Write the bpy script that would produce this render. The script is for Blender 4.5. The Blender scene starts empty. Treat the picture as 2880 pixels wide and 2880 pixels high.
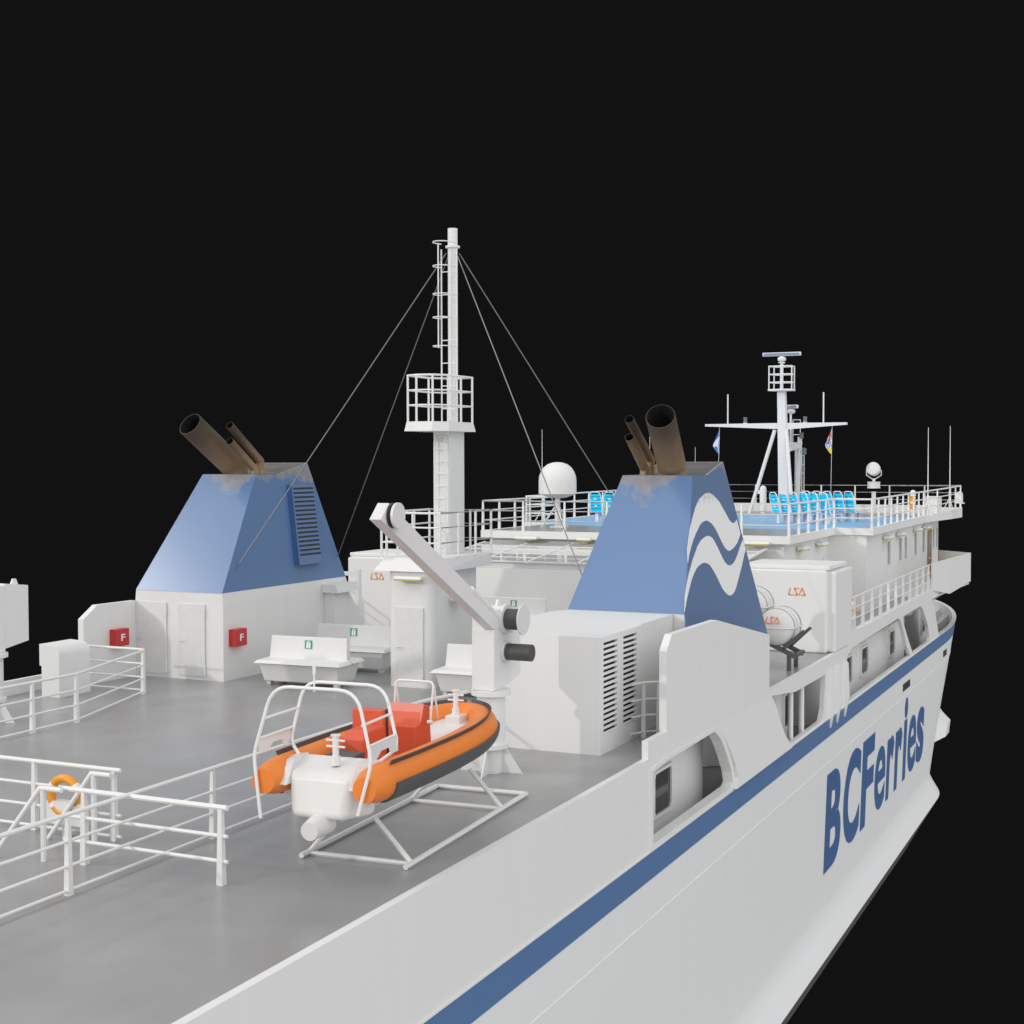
import bpy, bmesh, math, random
from mathutils import Vector, Matrix
random.seed(7)
sc = bpy.context.scene
COL = sc.collection
PI = math.pi
R = math.radians

# ------------------------------------------------------------------ materials
def mat(name, color, rough=0.45, metal=0.0, var=0.0, vscale=1.5, bump=0.0, streak=0.0, spec=0.5, coat=0.0, dirt=None):
    m = bpy.data.materials.new(name); m.use_nodes = True
    nt = m.node_tree; b = nt.nodes['Principled BSDF']
    b.inputs['Base Color'].default_value = (*color, 1)
    b.inputs['Roughness'].default_value = rough
    b.inputs['Metallic'].default_value = metal
    b.inputs['Specular IOR Level'].default_value = spec
    b.inputs['Coat Weight'].default_value = coat
    if var or streak or bump:
        tc = nt.nodes.new('ShaderNodeNewGeometry')
        n = nt.nodes.new('ShaderNodeTexNoise'); n.inputs['Scale'].default_value = vscale
        n.inputs['Detail'].default_value = 6; n.inputs['Roughness'].default_value = 0.6
        mp = nt.nodes.new('ShaderNodeMapping'); mp.vector_type = 'POINT'
        mp.inputs['Scale'].default_value = (1, 1, 1 - 0.85 * (streak > 0))
        nt.links.new(tc.outputs['Position'], mp.inputs['Vector'])
        nt.links.new(mp.outputs['Vector'], n.inputs['Vector'])
        mix = nt.nodes.new('ShaderNodeMix'); mix.data_type = 'RGBA'
        mr = nt.nodes.new('ShaderNodeMapRange')
        mr.inputs['From Min'].default_value = 0.35; mr.inputs['From Max'].default_value = 0.75
        mr.inputs['To Max'].default_value = max(var, streak)
        nt.links.new(n.outputs['Fac'], mr.inputs['Value'])
        nt.links.new(mr.outputs['Result'], mix.inputs['Factor'])
        mix.inputs['A'].default_value = (*color, 1)
        d = dirt or tuple(c * 0.6 for c in color)
        mix.inputs['B'].default_value = (*d, 1)
        nt.links.new(mix.outputs['Result'], b.inputs['Base Color'])
        rr = nt.nodes.new('ShaderNodeMapRange'); rr.inputs['To Min'].default_value = rough * 0.85
        rr.inputs['To Max'].default_value = min(1, rough * 1.35)
        nt.links.new(n.outputs['Fac'], rr.inputs['Value']); nt.links.new(rr.outputs['Result'], b.inputs['Roughness'])
        if bump:
            bp = nt.nodes.new('ShaderNodeBump'); bp.inputs['Strength'].default_value = bump; bp.inputs['Distance'].default_value = 0.02
            nt.links.new(n.outputs['Fac'], bp.inputs['Height']); nt.links.new(bp.outputs['Normal'], b.inputs['Normal'])
    return m

def grime_mat(name, base, dirt, zlo, zhi, rough=0.3, scale=2.2, amount=0.9, cx=None, coat=0.0):
    """paint whose soot patches thicken between heights zlo and zhi"""
    m = mat(name, base, rough, coat=coat)
    nt = m.node_tree; b = nt.nodes['Principled BSDF']; b.inputs['Coat Roughness'].default_value = 0.16
    g = nt.nodes.new('ShaderNodeNewGeometry'); s = nt.nodes.new('ShaderNodeSeparateXYZ')
    nt.links.new(g.outputs['Position'], s.inputs[0])
    ramp = nt.nodes.new('ShaderNodeMapRange'); ramp.inputs['From Min'].default_value = zlo; ramp.inputs['From Max'].default_value = zhi
    nt.links.new(s.outputs['Z'], ramp.inputs['Value'])
    n = nt.nodes.new('ShaderNodeTexNoise'); n.inputs['Scale'].default_value = scale; n.inputs['Detail'].default_value = 8
    n.inputs['Roughness'].default_value = 0.62
    nt.links.new(g.outputs['Position'], n.inputs['Vector'])
    a = nt.nodes.new('ShaderNodeMath'); a.operation = 'ADD'
    nt.links.new(ramp.outputs['Result'], a.inputs[0]); nt.links.new(n.outputs['Fac'], a.inputs[1])
    last = a.outputs[0]
    if cx is not None:                                   # fades away sideways from the exhaust pipes
        d = nt.nodes.new('ShaderNodeMath'); d.operation = 'SUBTRACT'; d.inputs[1].default_value = cx
        nt.links.new(s.outputs['X'], d.inputs[0])
        ab = nt.nodes.new('ShaderNodeMath'); ab.operation = 'ABSOLUTE'; nt.links.new(d.outputs[0], ab.inputs[0])
        ml = nt.nodes.new('ShaderNodeMath'); ml.operation = 'MULTIPLY_ADD'; ml.inputs[1].default_value = -0.55
        nt.links.new(ab.outputs[0], ml.inputs[0]); nt.links.new(last, ml.inputs[2]); last = ml.outputs[0]
    mr = nt.nodes.new('ShaderNodeMapRange'); mr.inputs['From Min'].default_value = 0.82; mr.inputs['From Max'].default_value = 1.0
    mr.inputs['To Max'].default_value = amount
    nt.links.new(last, mr.inputs['Value'])
    n2 = nt.nodes.new('ShaderNodeTexNoise'); n2.inputs['Scale'].default_value = scale * 1.8; n2.inputs['Detail'].default_value = 6
    nt.links.new(g.outputs['Position'], n2.inputs['Vector'])
    cr = nt.nodes.new('ShaderNodeMix'); cr.data_type = 'RGBA'
    cr.inputs['A'].default_value = (*[c * 0.55 for c in dirt], 1); cr.inputs['B'].default_value = (*[c * 1.4 for c in dirt], 1)
    nt.links.new(n2.outputs['Fac'], cr.inputs['Factor'])
    mix = nt.nodes.new('ShaderNodeMix'); mix.data_type = 'RGBA'
    mix.inputs['A'].default_value = (*base, 1); nt.links.new(cr.outputs['Result'], mix.inputs['B'])
    nt.links.new(mr.outputs['Result'], mix.inputs['Factor'])
    nt.links.new(mix.outputs['Result'], b.inputs['Base Color'])
    r2 = nt.nodes.new('ShaderNodeMapRange'); r2.inputs['To Min'].default_value = rough; r2.inputs['To Max'].default_value = 0.8
    nt.links.new(mr.outputs['Result'], r2.inputs['Value']); nt.links.new(r2.outputs['Result'], b.inputs['Roughness'])
    return m

WHITE = (0.78, 0.78, 0.77)
M = {}
M['white'] = mat('white_paint', WHITE, 0.42, var=0.10, vscale=0.9, dirt=(0.64, 0.63, 0.62))
M['wall'] = mat('wall_paint', WHITE, 0.4, streak=0.14, vscale=2.5, dirt=(0.62, 0.61, 0.58))
M['hull'] = mat('hull_paint', (0.80, 0.81, 0.81), 0.35, streak=0.16, vscale=1.4, dirt=(0.66, 0.66, 0.64))
M['rail'] = mat('rail_paint', (0.80, 0.80, 0.79), 0.38)
M['door'] = mat('door_paint', (0.74, 0.74, 0.73), 0.45, var=0.45, vscale=4, dirt=(0.60, 0.60, 0.59))
M['deck'] = mat('deck_paint', (0.31, 0.31, 0.315), 0.27, var=0.6, vscale=0.7, dirt=(0.22, 0.215, 0.21), bump=0.05)
M['deckblue'] = mat('blue_deck_paint', (0.24, 0.48, 0.78), 0.4, var=0.25, vscale=1.2)
M['stripe'] = mat('stripe_paint', (0.085, 0.18, 0.37), 0.33, var=0.3, vscale=1.5, dirt=(0.10, 0.16, 0.32))
M['letter'] = mat('lettering_paint', (0.033, 0.115, 0.30), 0.35, var=0.25, vscale=3, dirt=(0.09, 0.09, 0.22))
M['wave'] = grime_mat('wave_paint', (0.86, 0.86, 0.86), (0.42, 0.42, 0.42), 4.0, 5.2, 0.35, 3.4, 0.55)
M['fblue'] = {s: grime_mat('funnel_blue_' + n, (0.115, 0.21, 0.40), (0.27, 0.26, 0.255), 4.0, 5.2, 0.20, 2.4, 0.85, cx=s * 5.6, coat=0.9) for s, n in ((-1, 'port'), (1, 'starboard'))}
M['ftop'] = mat('soot_top', (0.12, 0.11, 0.10), 0.6, var=0.7, vscale=2.5, dirt=(0.045, 0.042, 0.04))
M['bluebox'] = mat('dark_blue_frame', (0.045, 0.12, 0.29), 0.35)
M['grille'] = mat('grille_blue', (0.12, 0.205, 0.37), 0.35)
M['slot'] = mat('slot_dark', (0.022, 0.023, 0.026), 0.7)
M['darkin'] = mat('pipe_inside', (0.006, 0.006, 0.006), 0.85)
def pipe_mat():
    m = mat('scorched_pipe', (0.26, 0.19, 0.125), 0.5, 0.25, spec=0.4)
    nt = m.node_tree; b = nt.nodes['Principled BSDF']
    g = nt.nodes.new('ShaderNodeNewGeometry'); s = nt.nodes.new('ShaderNodeSeparateXYZ'); nt.links.new(g.outputs['Position'], s.inputs[0])
    n = nt.nodes.new('ShaderNodeTexNoise'); n.inputs['Scale'].default_value = 1.6; n.inputs['Detail'].default_value = 5
    nt.links.new(g.outputs['Position'], n.inputs['Vector'])
    a = nt.nodes.new('ShaderNodeMath'); a.operation = 'MULTIPLY_ADD'; a.inputs[1].default_value = 0.6
    nt.links.new(n.outputs['Fac'], a.inputs[0]); nt.links.new(s.outputs['Z'], a.inputs[2])
    cr = nt.nodes.new('ShaderNodeValToRGB')
    mr = nt.nodes.new('ShaderNodeMapRange'); mr.inputs['From Min'].default_value = 5.1; mr.inputs['From Max'].default_value = 6.9
    nt.links.new(a.outputs[0], mr.inputs['Value']); nt.links.new(mr.outputs['Result'], cr.inputs['Fac'])
    e = cr.color_ramp.elements
    e[0].position = 0.0; e[0].color = (0.50, 0.40, 0.29, 1); e[1].position = 1.0; e[1].color = (0.025, 0.022, 0.020, 1)
    k = e.new(0.22); k.color = (0.32, 0.215, 0.125, 1); k = e.new(0.62); k.color = (0.115, 0.08, 0.052, 1)
    nt.links.new(cr.outputs['Color'], b.inputs['Base Color'])
    return m
M['pipe'] = pipe_mat()
M['red'] = mat('red_box', (0.55, 0.025, 0.03), 0.35)
M['signwhite'] = mat('sign_white', (0.85, 0.85, 0.85), 0.5)
M['signgreen'] = mat('sign_green', (0.03, 0.34, 0.19), 0.45)
M['signdark'] = mat('sign_dark', (0.06, 0.14, 0.10), 0.5)
M['lsa'] = mat('orange_stencil', (0.88, 0.25, 0.03), 0.5)
M['wire'] = mat('stay_wire', (0.20, 0.20, 0.20), 0.45, 0.6)
M['black'] = mat('black_steel', (0.075, 0.073, 0.072), 0.5, var=0.4, vscale=6, dirt=(0.045, 0.045, 0.045))
M['grey'] = mat('grey_steel', (0.11, 0.115, 0.115), 0.45, var=0.3, vscale=5)
M['disc'] = mat('disc_paint', (0.70, 0.70, 0.71), 0.4)
M['arm'] = mat('arm_paint', (0.74, 0.73, 0.75), 0.4, var=0.12, vscale=2)
M['orange'] = mat('orange_tube', (0.83, 0.235, 0.030), 0.42, var=0.25, vscale=3, dirt=(0.72, 0.16, 0.02))
M['fender'] = mat('grey_rubber', (0.085, 0.088, 0.09), 0.5, var=0.4, vscale=5, dirt=(0.13, 0.13, 0.135))
M['strake'] = mat('brown_rubber', (0.07, 0.055, 0.06), 0.55)
M['boatwhite'] = mat('boat_grp', (0.74, 0.73, 0.72), 0.35, var=0.15, vscale=2, dirt=(0.66, 0.63, 0.60))
M['boatred'] = mat('boat_red', (0.70, 0.115, 0.050), 0.38, var=0.2, vscale=4, dirt=(0.63, 0.08, 0.04))
M['boatpink'] = mat('boat_faded_red', (0.74, 0.25, 0.19), 0.35)
M['ring'] = mat('ring_orange', (0.83, 0.33, 0.02), 0.35)
M['yellow'] = mat('lens_yellow', (0.60, 0.56, 0.12), 0.4)
M['cyan'] = mat('seat_cyan', (0.01, 0.68, 0.95), 0.4)
M['seatblue'] = mat('seat_pale', (0.22, 0.45, 0.78), 0.35)
M['radarblue'] = mat('radar_face', (0.20, 0.28, 0.46), 0.4)
M['lampglass'] = mat('lamp_grey', (0.14, 0.16, 0.17), 0.25)
M['winglass'] = mat('window_glass', (0.035, 0.037, 0.04), 0.08)
M['winpale'] = mat('pale_window_glass', (0.36, 0.36, 0.37), 0.15)
M['brown'] = mat('wood_door', (0.36, 0.22, 0.13), 0.5, streak=0.6, vscale=6, dirt=(0.22, 0.13, 0.08))
M['boot'] = mat('boot_top', (0.050, 0.046, 0.045), 0.5, var=0.5, vscale=1.1, dirt=(0.13, 0.07, 0.045))
M['flagblue'] = mat('flag_blue', (0.06, 0.20, 0.50), 0.7)
M['flagwhite'] = mat('flag_white', (0.75, 0.75, 0.80), 0.7)
M['flagred'] = mat('flag_red', (0.60, 0.05, 0.05), 0.7)
M['flagyellow'] = mat('flag_yellow', (0.75, 0.65, 0.05), 0.7)
def glass_mat():
    m = bpy.data.materials.new('canopy_glass'); m.use_nodes = True; nt = m.node_tree; b = nt.nodes['Principled BSDF']
    b.inputs['Base Color'].default_value = (0.74, 0.75, 0.75, 1); b.inputs['Roughness'].default_value = 0.05
    b.inputs['Alpha'].default_value = 0.72; b.inputs['Coat Weight'].default_value = 0.6
    return m
M['glass'] = glass_mat()

# ------------------------------------------------------------------ mesh builder
class MB:
    def __init__(s): s.bm = bmesh.new()
    def box(s, x0, y0, z0, x1, y1, z1):
        x0, x1 = sorted((x0, x1)); y0, y1 = sorted((y0, y1)); z0, z1 = sorted((z0, z1))
        v = [s.bm.verts.new(p) for p in ((x0,y0,z0),(x1,y0,z0),(x1,y1,z0),(x0,y1,z0),(x0,y0,z1),(x1,y0,z1),(x1,y1,z1),(x0,y1,z1))]
        for f in ((0,3,2,1),(4,5,6,7),(0,1,5,4),(1,2,6,5),(2,3,7,6),(3,0,4,7)): s.bm.faces.new([v[i] for i in f])
        return s
    def hull8(s, bot, top):
        n = len(bot); a = [s.bm.verts.new(p) for p in bot]; b = [s.bm.verts.new(p) for p in top]
        s.bm.faces.new(a[::-1]); s.bm.faces.new(b)
        for i in range(n): s.bm.faces.new([a[i], a[(i+1)%n], b[(i+1)%n], b[i]])
        return s
    def prism(s, pts, axis, a, b):
        def w(p, t): return {'x': (t, p[0], p[1]), 'y': (p[0], t, p[1]), 'z': (p[0], p[1], t)}[axis]
        return s.hull8([w(p, a) for p in pts], [w(p, b) for p in pts])
    def poly(s, pts):
        s.bm.faces.new([s.bm.verts.new(p) for p in pts]); return s
    def tube(s, pts, r, seg=8, closed=False, cap=True):
        pts = [Vector(p) for p in pts]; n = len(pts)
        rs = r if isinstance(r, (list, tuple)) else [r] * n
        rings = []; nrm = None
        for i, p in enumerate(pts):
            if closed: d0 = (p - pts[i-1]).normalized(); d1 = (pts[(i+1) % n] - p).normalized()
            else:
                d0 = (p - pts[i-1]).normalized() if i else (pts[1] - p).normalized()
                d1 = (pts[i+1] - p).normalized() if i < n-1 else d0
            t = (d0 + d1)
            t = t.normalized() if t.length > 1e-6 else d1
            if nrm is None: nrm = t.orthogonal().normalized() if abs(t.z) > 0.95 else t.cross(Vector((0,0,1))).normalized()
            nrm = (nrm - t * nrm.dot(t)).normalized(); bn = t.cross(nrm)
            k = 1 / max(0.5, math.sqrt(max(0.0, (1 + d0.dot(d1)) / 2)))
            ax = d1 - d0; ring = []
            axn = ax.normalized() if ax.length > 1e-5 else None
            for j in range(seg):
                an = 2 * PI * j / seg; o = nrm * math.cos(an) + bn * math.sin(an)
                if axn is not None: o = o + axn * (o.dot(axn) * (k - 1))
                ring.append(s.bm.verts.new(p + o * rs[i]))
            rings.append(ring)
        m = n if closed else n - 1
        for i in range(m):
            a, b = rings[i], rings[(i+1) % n]
            for j in range(seg): s.bm.faces.new([a[j], a[(j+1)%seg], b[(j+1)%seg], b[j]]).smooth = seg > 6
        if cap and not closed:
            s.bm.faces.new(rings[0][::-1]); s.bm.faces.new(rings[-1])
        return s
    def lathe(s, prof, o, axis='z', seg=24):
        """prof: (r, h) pairs turned round an axis through o"""
        o = Vector(o); rings = []
        for r, h in prof:
            ring = []
            for j in range(seg):
                a = 2 * PI * j / seg; c, d = r * math.cos(a), r * math.sin(a)
                v = {'z': (c, d, h), 'x': (h, c, d), 'y': (c, h, d)}[axis]
                ring.append(s.bm.verts.new(o + Vector(v)))
            rings.append(ring)
        for a, b in zip(rings, rings[1:]):
            for j in range(seg): s.bm.faces.new([a[j], a[(j+1)%seg], b[(j+1)%seg], b[j]]).smooth = True
        if prof[0][0] > 1e-4: s.bm.faces.new(rings[0])
        if prof[-1][0] > 1e-4: s.bm.faces.new(rings[-1])
        return s
    def build(s, name, m, parent=None, bevel=0.0, seg=2, smooth=False):
        bmesh.ops.remove_doubles(s.bm, verts=s.bm.verts, dist=1e-5)
        bmesh.ops.recalc_face_normals(s.bm, faces=s.bm.faces)
        me = bpy.data.meshes.new(name); s.bm.to_mesh(me); s.bm.free()
        for f in me.polygons:
            if smooth: f.use_smooth = True
        for e in me.edges: pass
        return link(name, me, m, parent, bevel, seg)

def link(name, me, m, parent=None, bevel=0.0, seg=2):
    o = bpy.data.objects.new(name, me); COL.objects.link(o)
    if isinstance(m, (list, tuple)):
        for k in m: me.materials.append(k)
    else: me.materials.append(m)
    if bevel:
        b = o.modifiers.new('bevel', 'BEVEL'); b.width = bevel; b.segments = seg; b.limit_method = 'ANGLE'; b.angle_limit = R(40)
        b.harden_normals = False
    if any(f.use_smooth for f in me.polygons):
        try: me.set_sharp_from_angle(angle=R(38))
        except Exception: pass
    if parent is not None:
        o.parent = parent
        o.matrix_parent_inverse = Matrix.Translation(-Vector(parent.location))
    return o

def thing(name, label, cat, loc=(0,0,0), group=None):
    o = bpy.data.objects.new(name, None); COL.objects.link(o); o.location = loc; o.empty_display_size = 0.2
    o['label'] = label; o['category'] = cat
    if group: o['group'] = group
    return o
def tag(o, label, cat, group=None):
    o['label'] = label; o['category'] = cat
    if group: o['group'] = group
    return o
def struct(o): o['kind'] = 'structure'; return o

def plate(name, outers, holes, thick, mapping, m, parent=None):
    """flat plate with openings cut through it; mapping turns (a, b, t) into a point"""
    cu = bpy.data.curves.new('tmp', 'CURVE'); cu.dimensions = '2D'; cu.fill_mode = 'BOTH'; cu.extrude = thick / 2
    for pts in list(outers) + list(holes):
        sp = cu.splines.new('POLY'); sp.points.add(len(pts) - 1); sp.use_cyclic_u = True
        for i, p in enumerate(pts): sp.points[i].co = (p[0], p[1], 0, 1)
    ob = bpy.data.objects.new('tmp', cu); COL.objects.link(ob); bpy.context.view_layer.update()
    me = bpy.data.meshes.new_from_object(ob); bpy.data.objects.remove(ob)
    for v in me.vertices: v.co = mapping(v.co.x, v.co.y, v.co.z)
    bm = bmesh.new(); bm.from_mesh(me); bmesh.ops.remove_doubles(bm, verts=bm.verts, dist=1e-4); bmesh.ops.recalc_face_normals(bm, faces=bm.faces); bm.to_mesh(me); bm.free()
    for f in me.polygons: f.use_smooth = False
    return link(name, me, m, parent)

def glyph(name, ch, box, mapping, m, parent, bold=0.0, thick=0.02):
    """one character filling box (a0, b0, a1, b1)"""
    cu = bpy.data.curves.new('tmp', 'FONT'); cu.body = ch; cu.size = 1; cu.offset = bold; cu.extrude = thick / 2; cu.resolution_u = 6
    ob = bpy.data.objects.new('tmp', cu); COL.objects.link(ob); bpy.context.view_layer.update()
    me = bpy.data.meshes.new_from_object(ob); bpy.data.objects.remove(ob)
    xs = [v.co.x for v in me.vertices]; ys = [v.co.y for v in me.vertices]
    x0, x1, y0, y1 = min(xs), max(xs), min(ys), max(ys)
    for v in me.vertices:
        a = box[0] + (v.co.x - x0) / (x1 - x0) * (box[2] - box[0]); b = box[1] + (v.co.y - y0) / (y1 - y0) * (box[3] - box[1])
        v.co = mapping(a, b, v.co.z)
    return link(name, me, m, parent)

def strokes(name, lines, w, mapping, m, parent, thick=0.012):
    mb = MB()
    for ln in lines:
        for (a0, b0), (a1, b1) in zip(ln, ln[1:]):
            L = math.hypot(a1-a0, b1-b0); ux, uy = (a1-a0)/L, (b1-b0)/L; e = w * 0.45
            q = [(a0-ux*e-uy*w/2, b0-uy*e+ux*w/2), (a0-ux*e+uy*w/2, b0-uy*e-ux*w/2), (a1+ux*e+uy*w/2, b1+uy*e-ux*w/2), (a1+ux*e-uy*w/2, b1+uy*e+ux*w/2)]
            mb.hull8([mapping(*p, 0) for p in q], [mapping(*p, thick) for p in q])
    return mb.build(name, m, parent)
def lsa(mapping, parent, s=1.0, w=0.06):
    L = [[(0.20, 1.0), (0.0, 0.12), (0.05, 0.0), (0.52, 0.0)]]
    S = [[(1.36, 1.0), (0.86, 1.0), (0.83, 0.86), (1.13, 0.12), (1.08, 0.0), (0.72, 0.0)]]
    A = [[(1.40, 0.0), (1.84, 1.0), (2.25, 0.12), (2.20, 0.0), (1.74, 0.0)]]
    for n, g in (('letter', L), ('letter', S), ('letter', A)):
        strokes(n, [[(a * s * 0.98, b * s * 0.92) for a, b in ln] for ln in g], w, mapping, M['lsa'], parent, 0.008)

def railing(label, paths_top, post_pts, base, heights, group=None, r=0.028, rp=0.03, closed=False, loc=None, name='railing', postbase=True):
    """paths_top: list of (x, y); heights: bar heights above base, top first"""
    t = thing(name, label, 'railing', (paths_top[0][0], paths_top[0][1], base if not callable(base) else base(*paths_top[0])), group)
    bz = base if callable(base) else (lambda x, y: base)
    for i, h in enumerate(heights):
        pts = [(x, y, bz(x, y) + h) for x, y in paths_top]
        MB().tube(pts, r if i == 0 else r * 0.72, 8, closed).build('top_rail' if i == 0 else 'bar', M['rail'], t)
    for x, y in post_pts:
        z = bz(x, y); mb = MB()
        mb.hull8([(x-rp*1.15, y-rp*1.15, z), (x+rp*1.15, y-rp*1.15, z), (x+rp*1.15, y+rp*1.15, z), (x-rp*1.15, y+rp*1.15, z)],
                 [(x-rp*.7, y-rp*.7, z+heights[0]), (x+rp*.7, y-rp*.7, z+heights[0]), (x+rp*.7, y+rp*.7, z+heights[0]), (x-rp*.7, y+rp*.7, z+heights[0])])
        mb.build('post', M['rail'], t)
    return t
def along(p, q, n, a=0.0, b=1.0):
    return [(p[0] + (q[0]-p[0]) * (a + (b-a)*i/(n-1)), p[1] + (q[1]-p[1]) * (a + (b-a)*i/(n-1))) for i in range(n)]

# ------------------------------------------------------------------ camera
cam = bpy.data.cameras.new('camera'); co = bpy.data.objects.new('camera', cam); COL.objects.link(co); sc.camera = co
cam.lens = 50; cam.sensor_width = 36; cam.clip_end = 1000
th, pt, rl = R(24.8876), R(1.9864), R(-0.1106)
F = Vector((-math.sin(th)*math.cos(pt), math.cos(th)*math.cos(pt), -math.sin(pt))); RT = Vector((math.cos(th), math.sin(th), 0)); UP = RT.cross(F)
RT, UP = RT*math.cos(rl)+UP*math.sin(rl), UP*math.cos(rl)-RT*math.sin(rl)
mw = Matrix((RT, UP, -F)).transposed().to_4x4(); mw.translation = (16.28, 0, 5.3); co.matrix_world = mw

# ------------------------------------------------------------------ light
w = bpy.data.worlds.new('World'); sc.world = w; w.use_nodes = True
w.node_tree.nodes['Background'].inputs[0].default_value = (0.0062, 0.0060, 0.0066, 1); w.node_tree.nodes['Background'].inputs[1].default_value = 1.0
def sun(name, frm, strength, angle, color=(1,1,1)):
    l = bpy.data.lights.new(name, 'SUN'); l.energy = strength; l.angle = R(angle); l.color = color
    o = bpy.data.objects.new(name, l); COL.objects.link(o); o.rotation_euler = Vector(frm).to_track_quat('Z', 'Y').to_euler(); o.location = Vector(frm).normalized() * 60
sun('key_sun', (-0.56, -1.0, 0.345), 0.66, 1.2, (1.0, 0.965, 0.90))
sun('sky_light', (0.0, -0.1, 1.0), 1.56, 150, (0.97, 0.985, 1.0))
sun('aft_light', (0.15, -1.0, 0.25), 0.72, 120, (1.0, 0.99, 0.97))
sun('starboard_light', (1.0, -0.25, 0.25), 1.46, 120, (0.98, 0.985, 1.0))
sun('funnel_sheen_light', (-0.73, -0.37, 0.60), 0.60, 20, (1.0, 0.93, 0.89))  # added lamp, aimed to lay a pale sheen on the port funnel
sun('port_light', (-1.0, -0.2, 0.3), 0.6, 120)
sun('underside_fill', (0.1, -0.3, -1.0), 0.42, 150, (1.0, 0.96, 0.95))  # added fill from below to lift the undersides, no source stands there
sun('bow_light', (0.2, 1.0, 0.4), 0.3, 140)

sc.view_settings.view_transform = 'Standard'; sc.view_settings.look = 'None'; sc.view_settings.exposure = 0
sc.cycles.use_denoising = True
sc.cycles.max_bounces = 6

# ================================================================== HULL
DZ = 0.0; HB = 7.88; GZ = -1.66           # deck level, half breadth, gunwale level
STERN = 7.0
def outline_par(z):
    zz = max(min(z, -1.6), -9.0)
    t = (zz + 1.6) / (-6.0 + 1.6)
    yk = 61 - 3.0 * min(t, 1.3); a = 18.4 - 10.4 * min(t, 1.15)
    b = HB - 0.035 * max(0, -2.9 - zz)
    return yk, max(a, 5.0), b
NE = 26; NS = 30
def outline(z, off=0.0):
    yk, a, b = outline_par(z); b += off; a += off
    fl = max(0.0, min(1.0, (-7.15 - z) / 0.72)) * 0.42 if z > -7.9 else 0.42 - (-7.9 - z) * 0.55      # rubbing belt, then the turn of the bilge
    b += fl; a += fl * 2.2
    pts = []
    for i in range(NS): pts.append((b, STERN + (yk - STERN) * i / (NS - 1)))
    for i in range(1, NE + 1):
        an = PI / 2 * i / NE; pts.append((b * math.cos(an), yk + a * math.sin(an)))
    return pts + [(-x, y) for x, y in pts[-2::-1]]
def loft(zs, off=0.0, thick=None, close_stern=True):
    bm = bmesh.new(); rings = []
    for z in zs: rings.append([bm.verts.new((x, y, z)) for x, y in outline(z, off)])
    for a, b in zip(rings, rings[1:]):
        n = len(a)
        for j in range(n - 1): bm.faces.new([a[j], a[j+1], b[j+1], b[j]]).smooth = True
        if close_stern: bm.faces.new([a[-1], a[0], b[0], b[-1]])
    return bm
hull = thing('ferry_hull', 'long white ferry hull with a blue stripe, big blue lettering and dark waterline', 'ferry', (0, STERN, -9))
bm = loft([GZ, -1.9, -2.2, -2.6, -2.9, -3.4, -4, -4.6, -5.2, -5.8, -6.4, -6.9, -7.15, -7.5, -7.87])
mb = MB(); mb.bm.free(); mb.bm = bm; mb.build('hull_plating', M['hull'], hull)
mb = MB(); mb.bm.free(); mb.bm = loft([-7.87, -8.2, -8.7, -9.4, -10.2]); mb.bm.faces.new([mb.bm.verts.new((x, y, -10.2)) for x, y in outline(-10.2)]); mb.build('boot_topping', M['boot'], hull)
mb = MB(); mb.bm.free(); mb.bm = loft([-1.70, -1.9, -2.18], 0.012, close_stern=False); mb.build('stripe', M['stripe'], hull)
# gunwale cap and the inside of the bulwark
bm = bmesh.new(); o1, o2 = outline(GZ, 0.02), outline(GZ, -0.16); lv = [[bm.verts.new((x, y, z)) for x, y in o] for o, z in ((o1, GZ-0.03), (o1, GZ), (o2, GZ), (o2, GZ-0.05))] + [[bm.verts.new((x, y, -2.5)) for x, y in outline(-1.9, -0.16)]]
for a, b in zip(lv, lv[1:]):
    for j in range(len(a)-1): bm.faces.new([a[j], a[j+1], b[j+1], b[j]])
mb = MB(); mb.bm.free(); mb.bm = bm; mb.build('bulwark_cap', M['hull'], hull)
# knuckle line: a shallow bead
mb = MB()
for sd in (1, -1):
    mb.tube([(sd * (x + 0.0), y, -2.90) for x, y in outline(-2.9)[:NS+NE-6]], 0.013, 6)
mb.build('knuckle', M['hull'], hull)
# rows of small ports under the stripe
def hx(y, z):                                     # starboard side of the hull at (y, z)
    yk, a, b = outline_par(z)
    return b if y <= yk else b * math.sqrt(max(0, 1 - ((y - yk) / a) ** 2))
for y in (50.4, 60.0, 65.8):
    mb = MB(); L = 1.45 if y < 55 else 1.0
    mb.hull8([(hx(y, -2.7)-.05, y, -2.70), (hx(y+L, -2.7)-.05, y+L, -2.70), (hx(y+L, -2.45)-.05, y+L, -2.45), (hx(y, -2.45)-.05, y, -2.45)],
             [(hx(y, -2.7)+.012, y, -2.70), (hx(y+L, -2.7)+.012, y+L, -2.70), (hx(y+L, -2.45)+.012, y+L, -2.45), (hx(y, -2.45)+.012, y, -2.45)])
    mb.build('mooring_port', M['slot'], hull)
# anchor pocket standing out near the bow
mb = MB()
for sd in (1,):
    mb.hull8([(sd*6.9, 61.0, -6.75), (sd*7.3, 61.2, -6.55), (sd*7.3, 63.2, -6.55), (sd*6.6, 63.4, -6.75)],
             [(sd*6.9, 61.0, -5.15), (sd*7.42, 61.4, -5.35), (sd*7.42, 63.0, -5.35), (sd*6.6, 63.4, -5.1)])
    mb.hull8([(sd*7.3, 61.2, -6.5), (sd*7.78, 61.6, -6.25), (sd*7.78, 62.6, -6.25), (sd*7.3, 63.0, -6.5)],
             [(sd*7.42, 61.4, -5.4), (sd*7.84, 61.7, -5.7), (sd*7.84, 62.6, -5.7), (sd*7.42, 63.0, -5.4)])
mb.build('anchor_pocket', M['hull'], hull)
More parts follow.
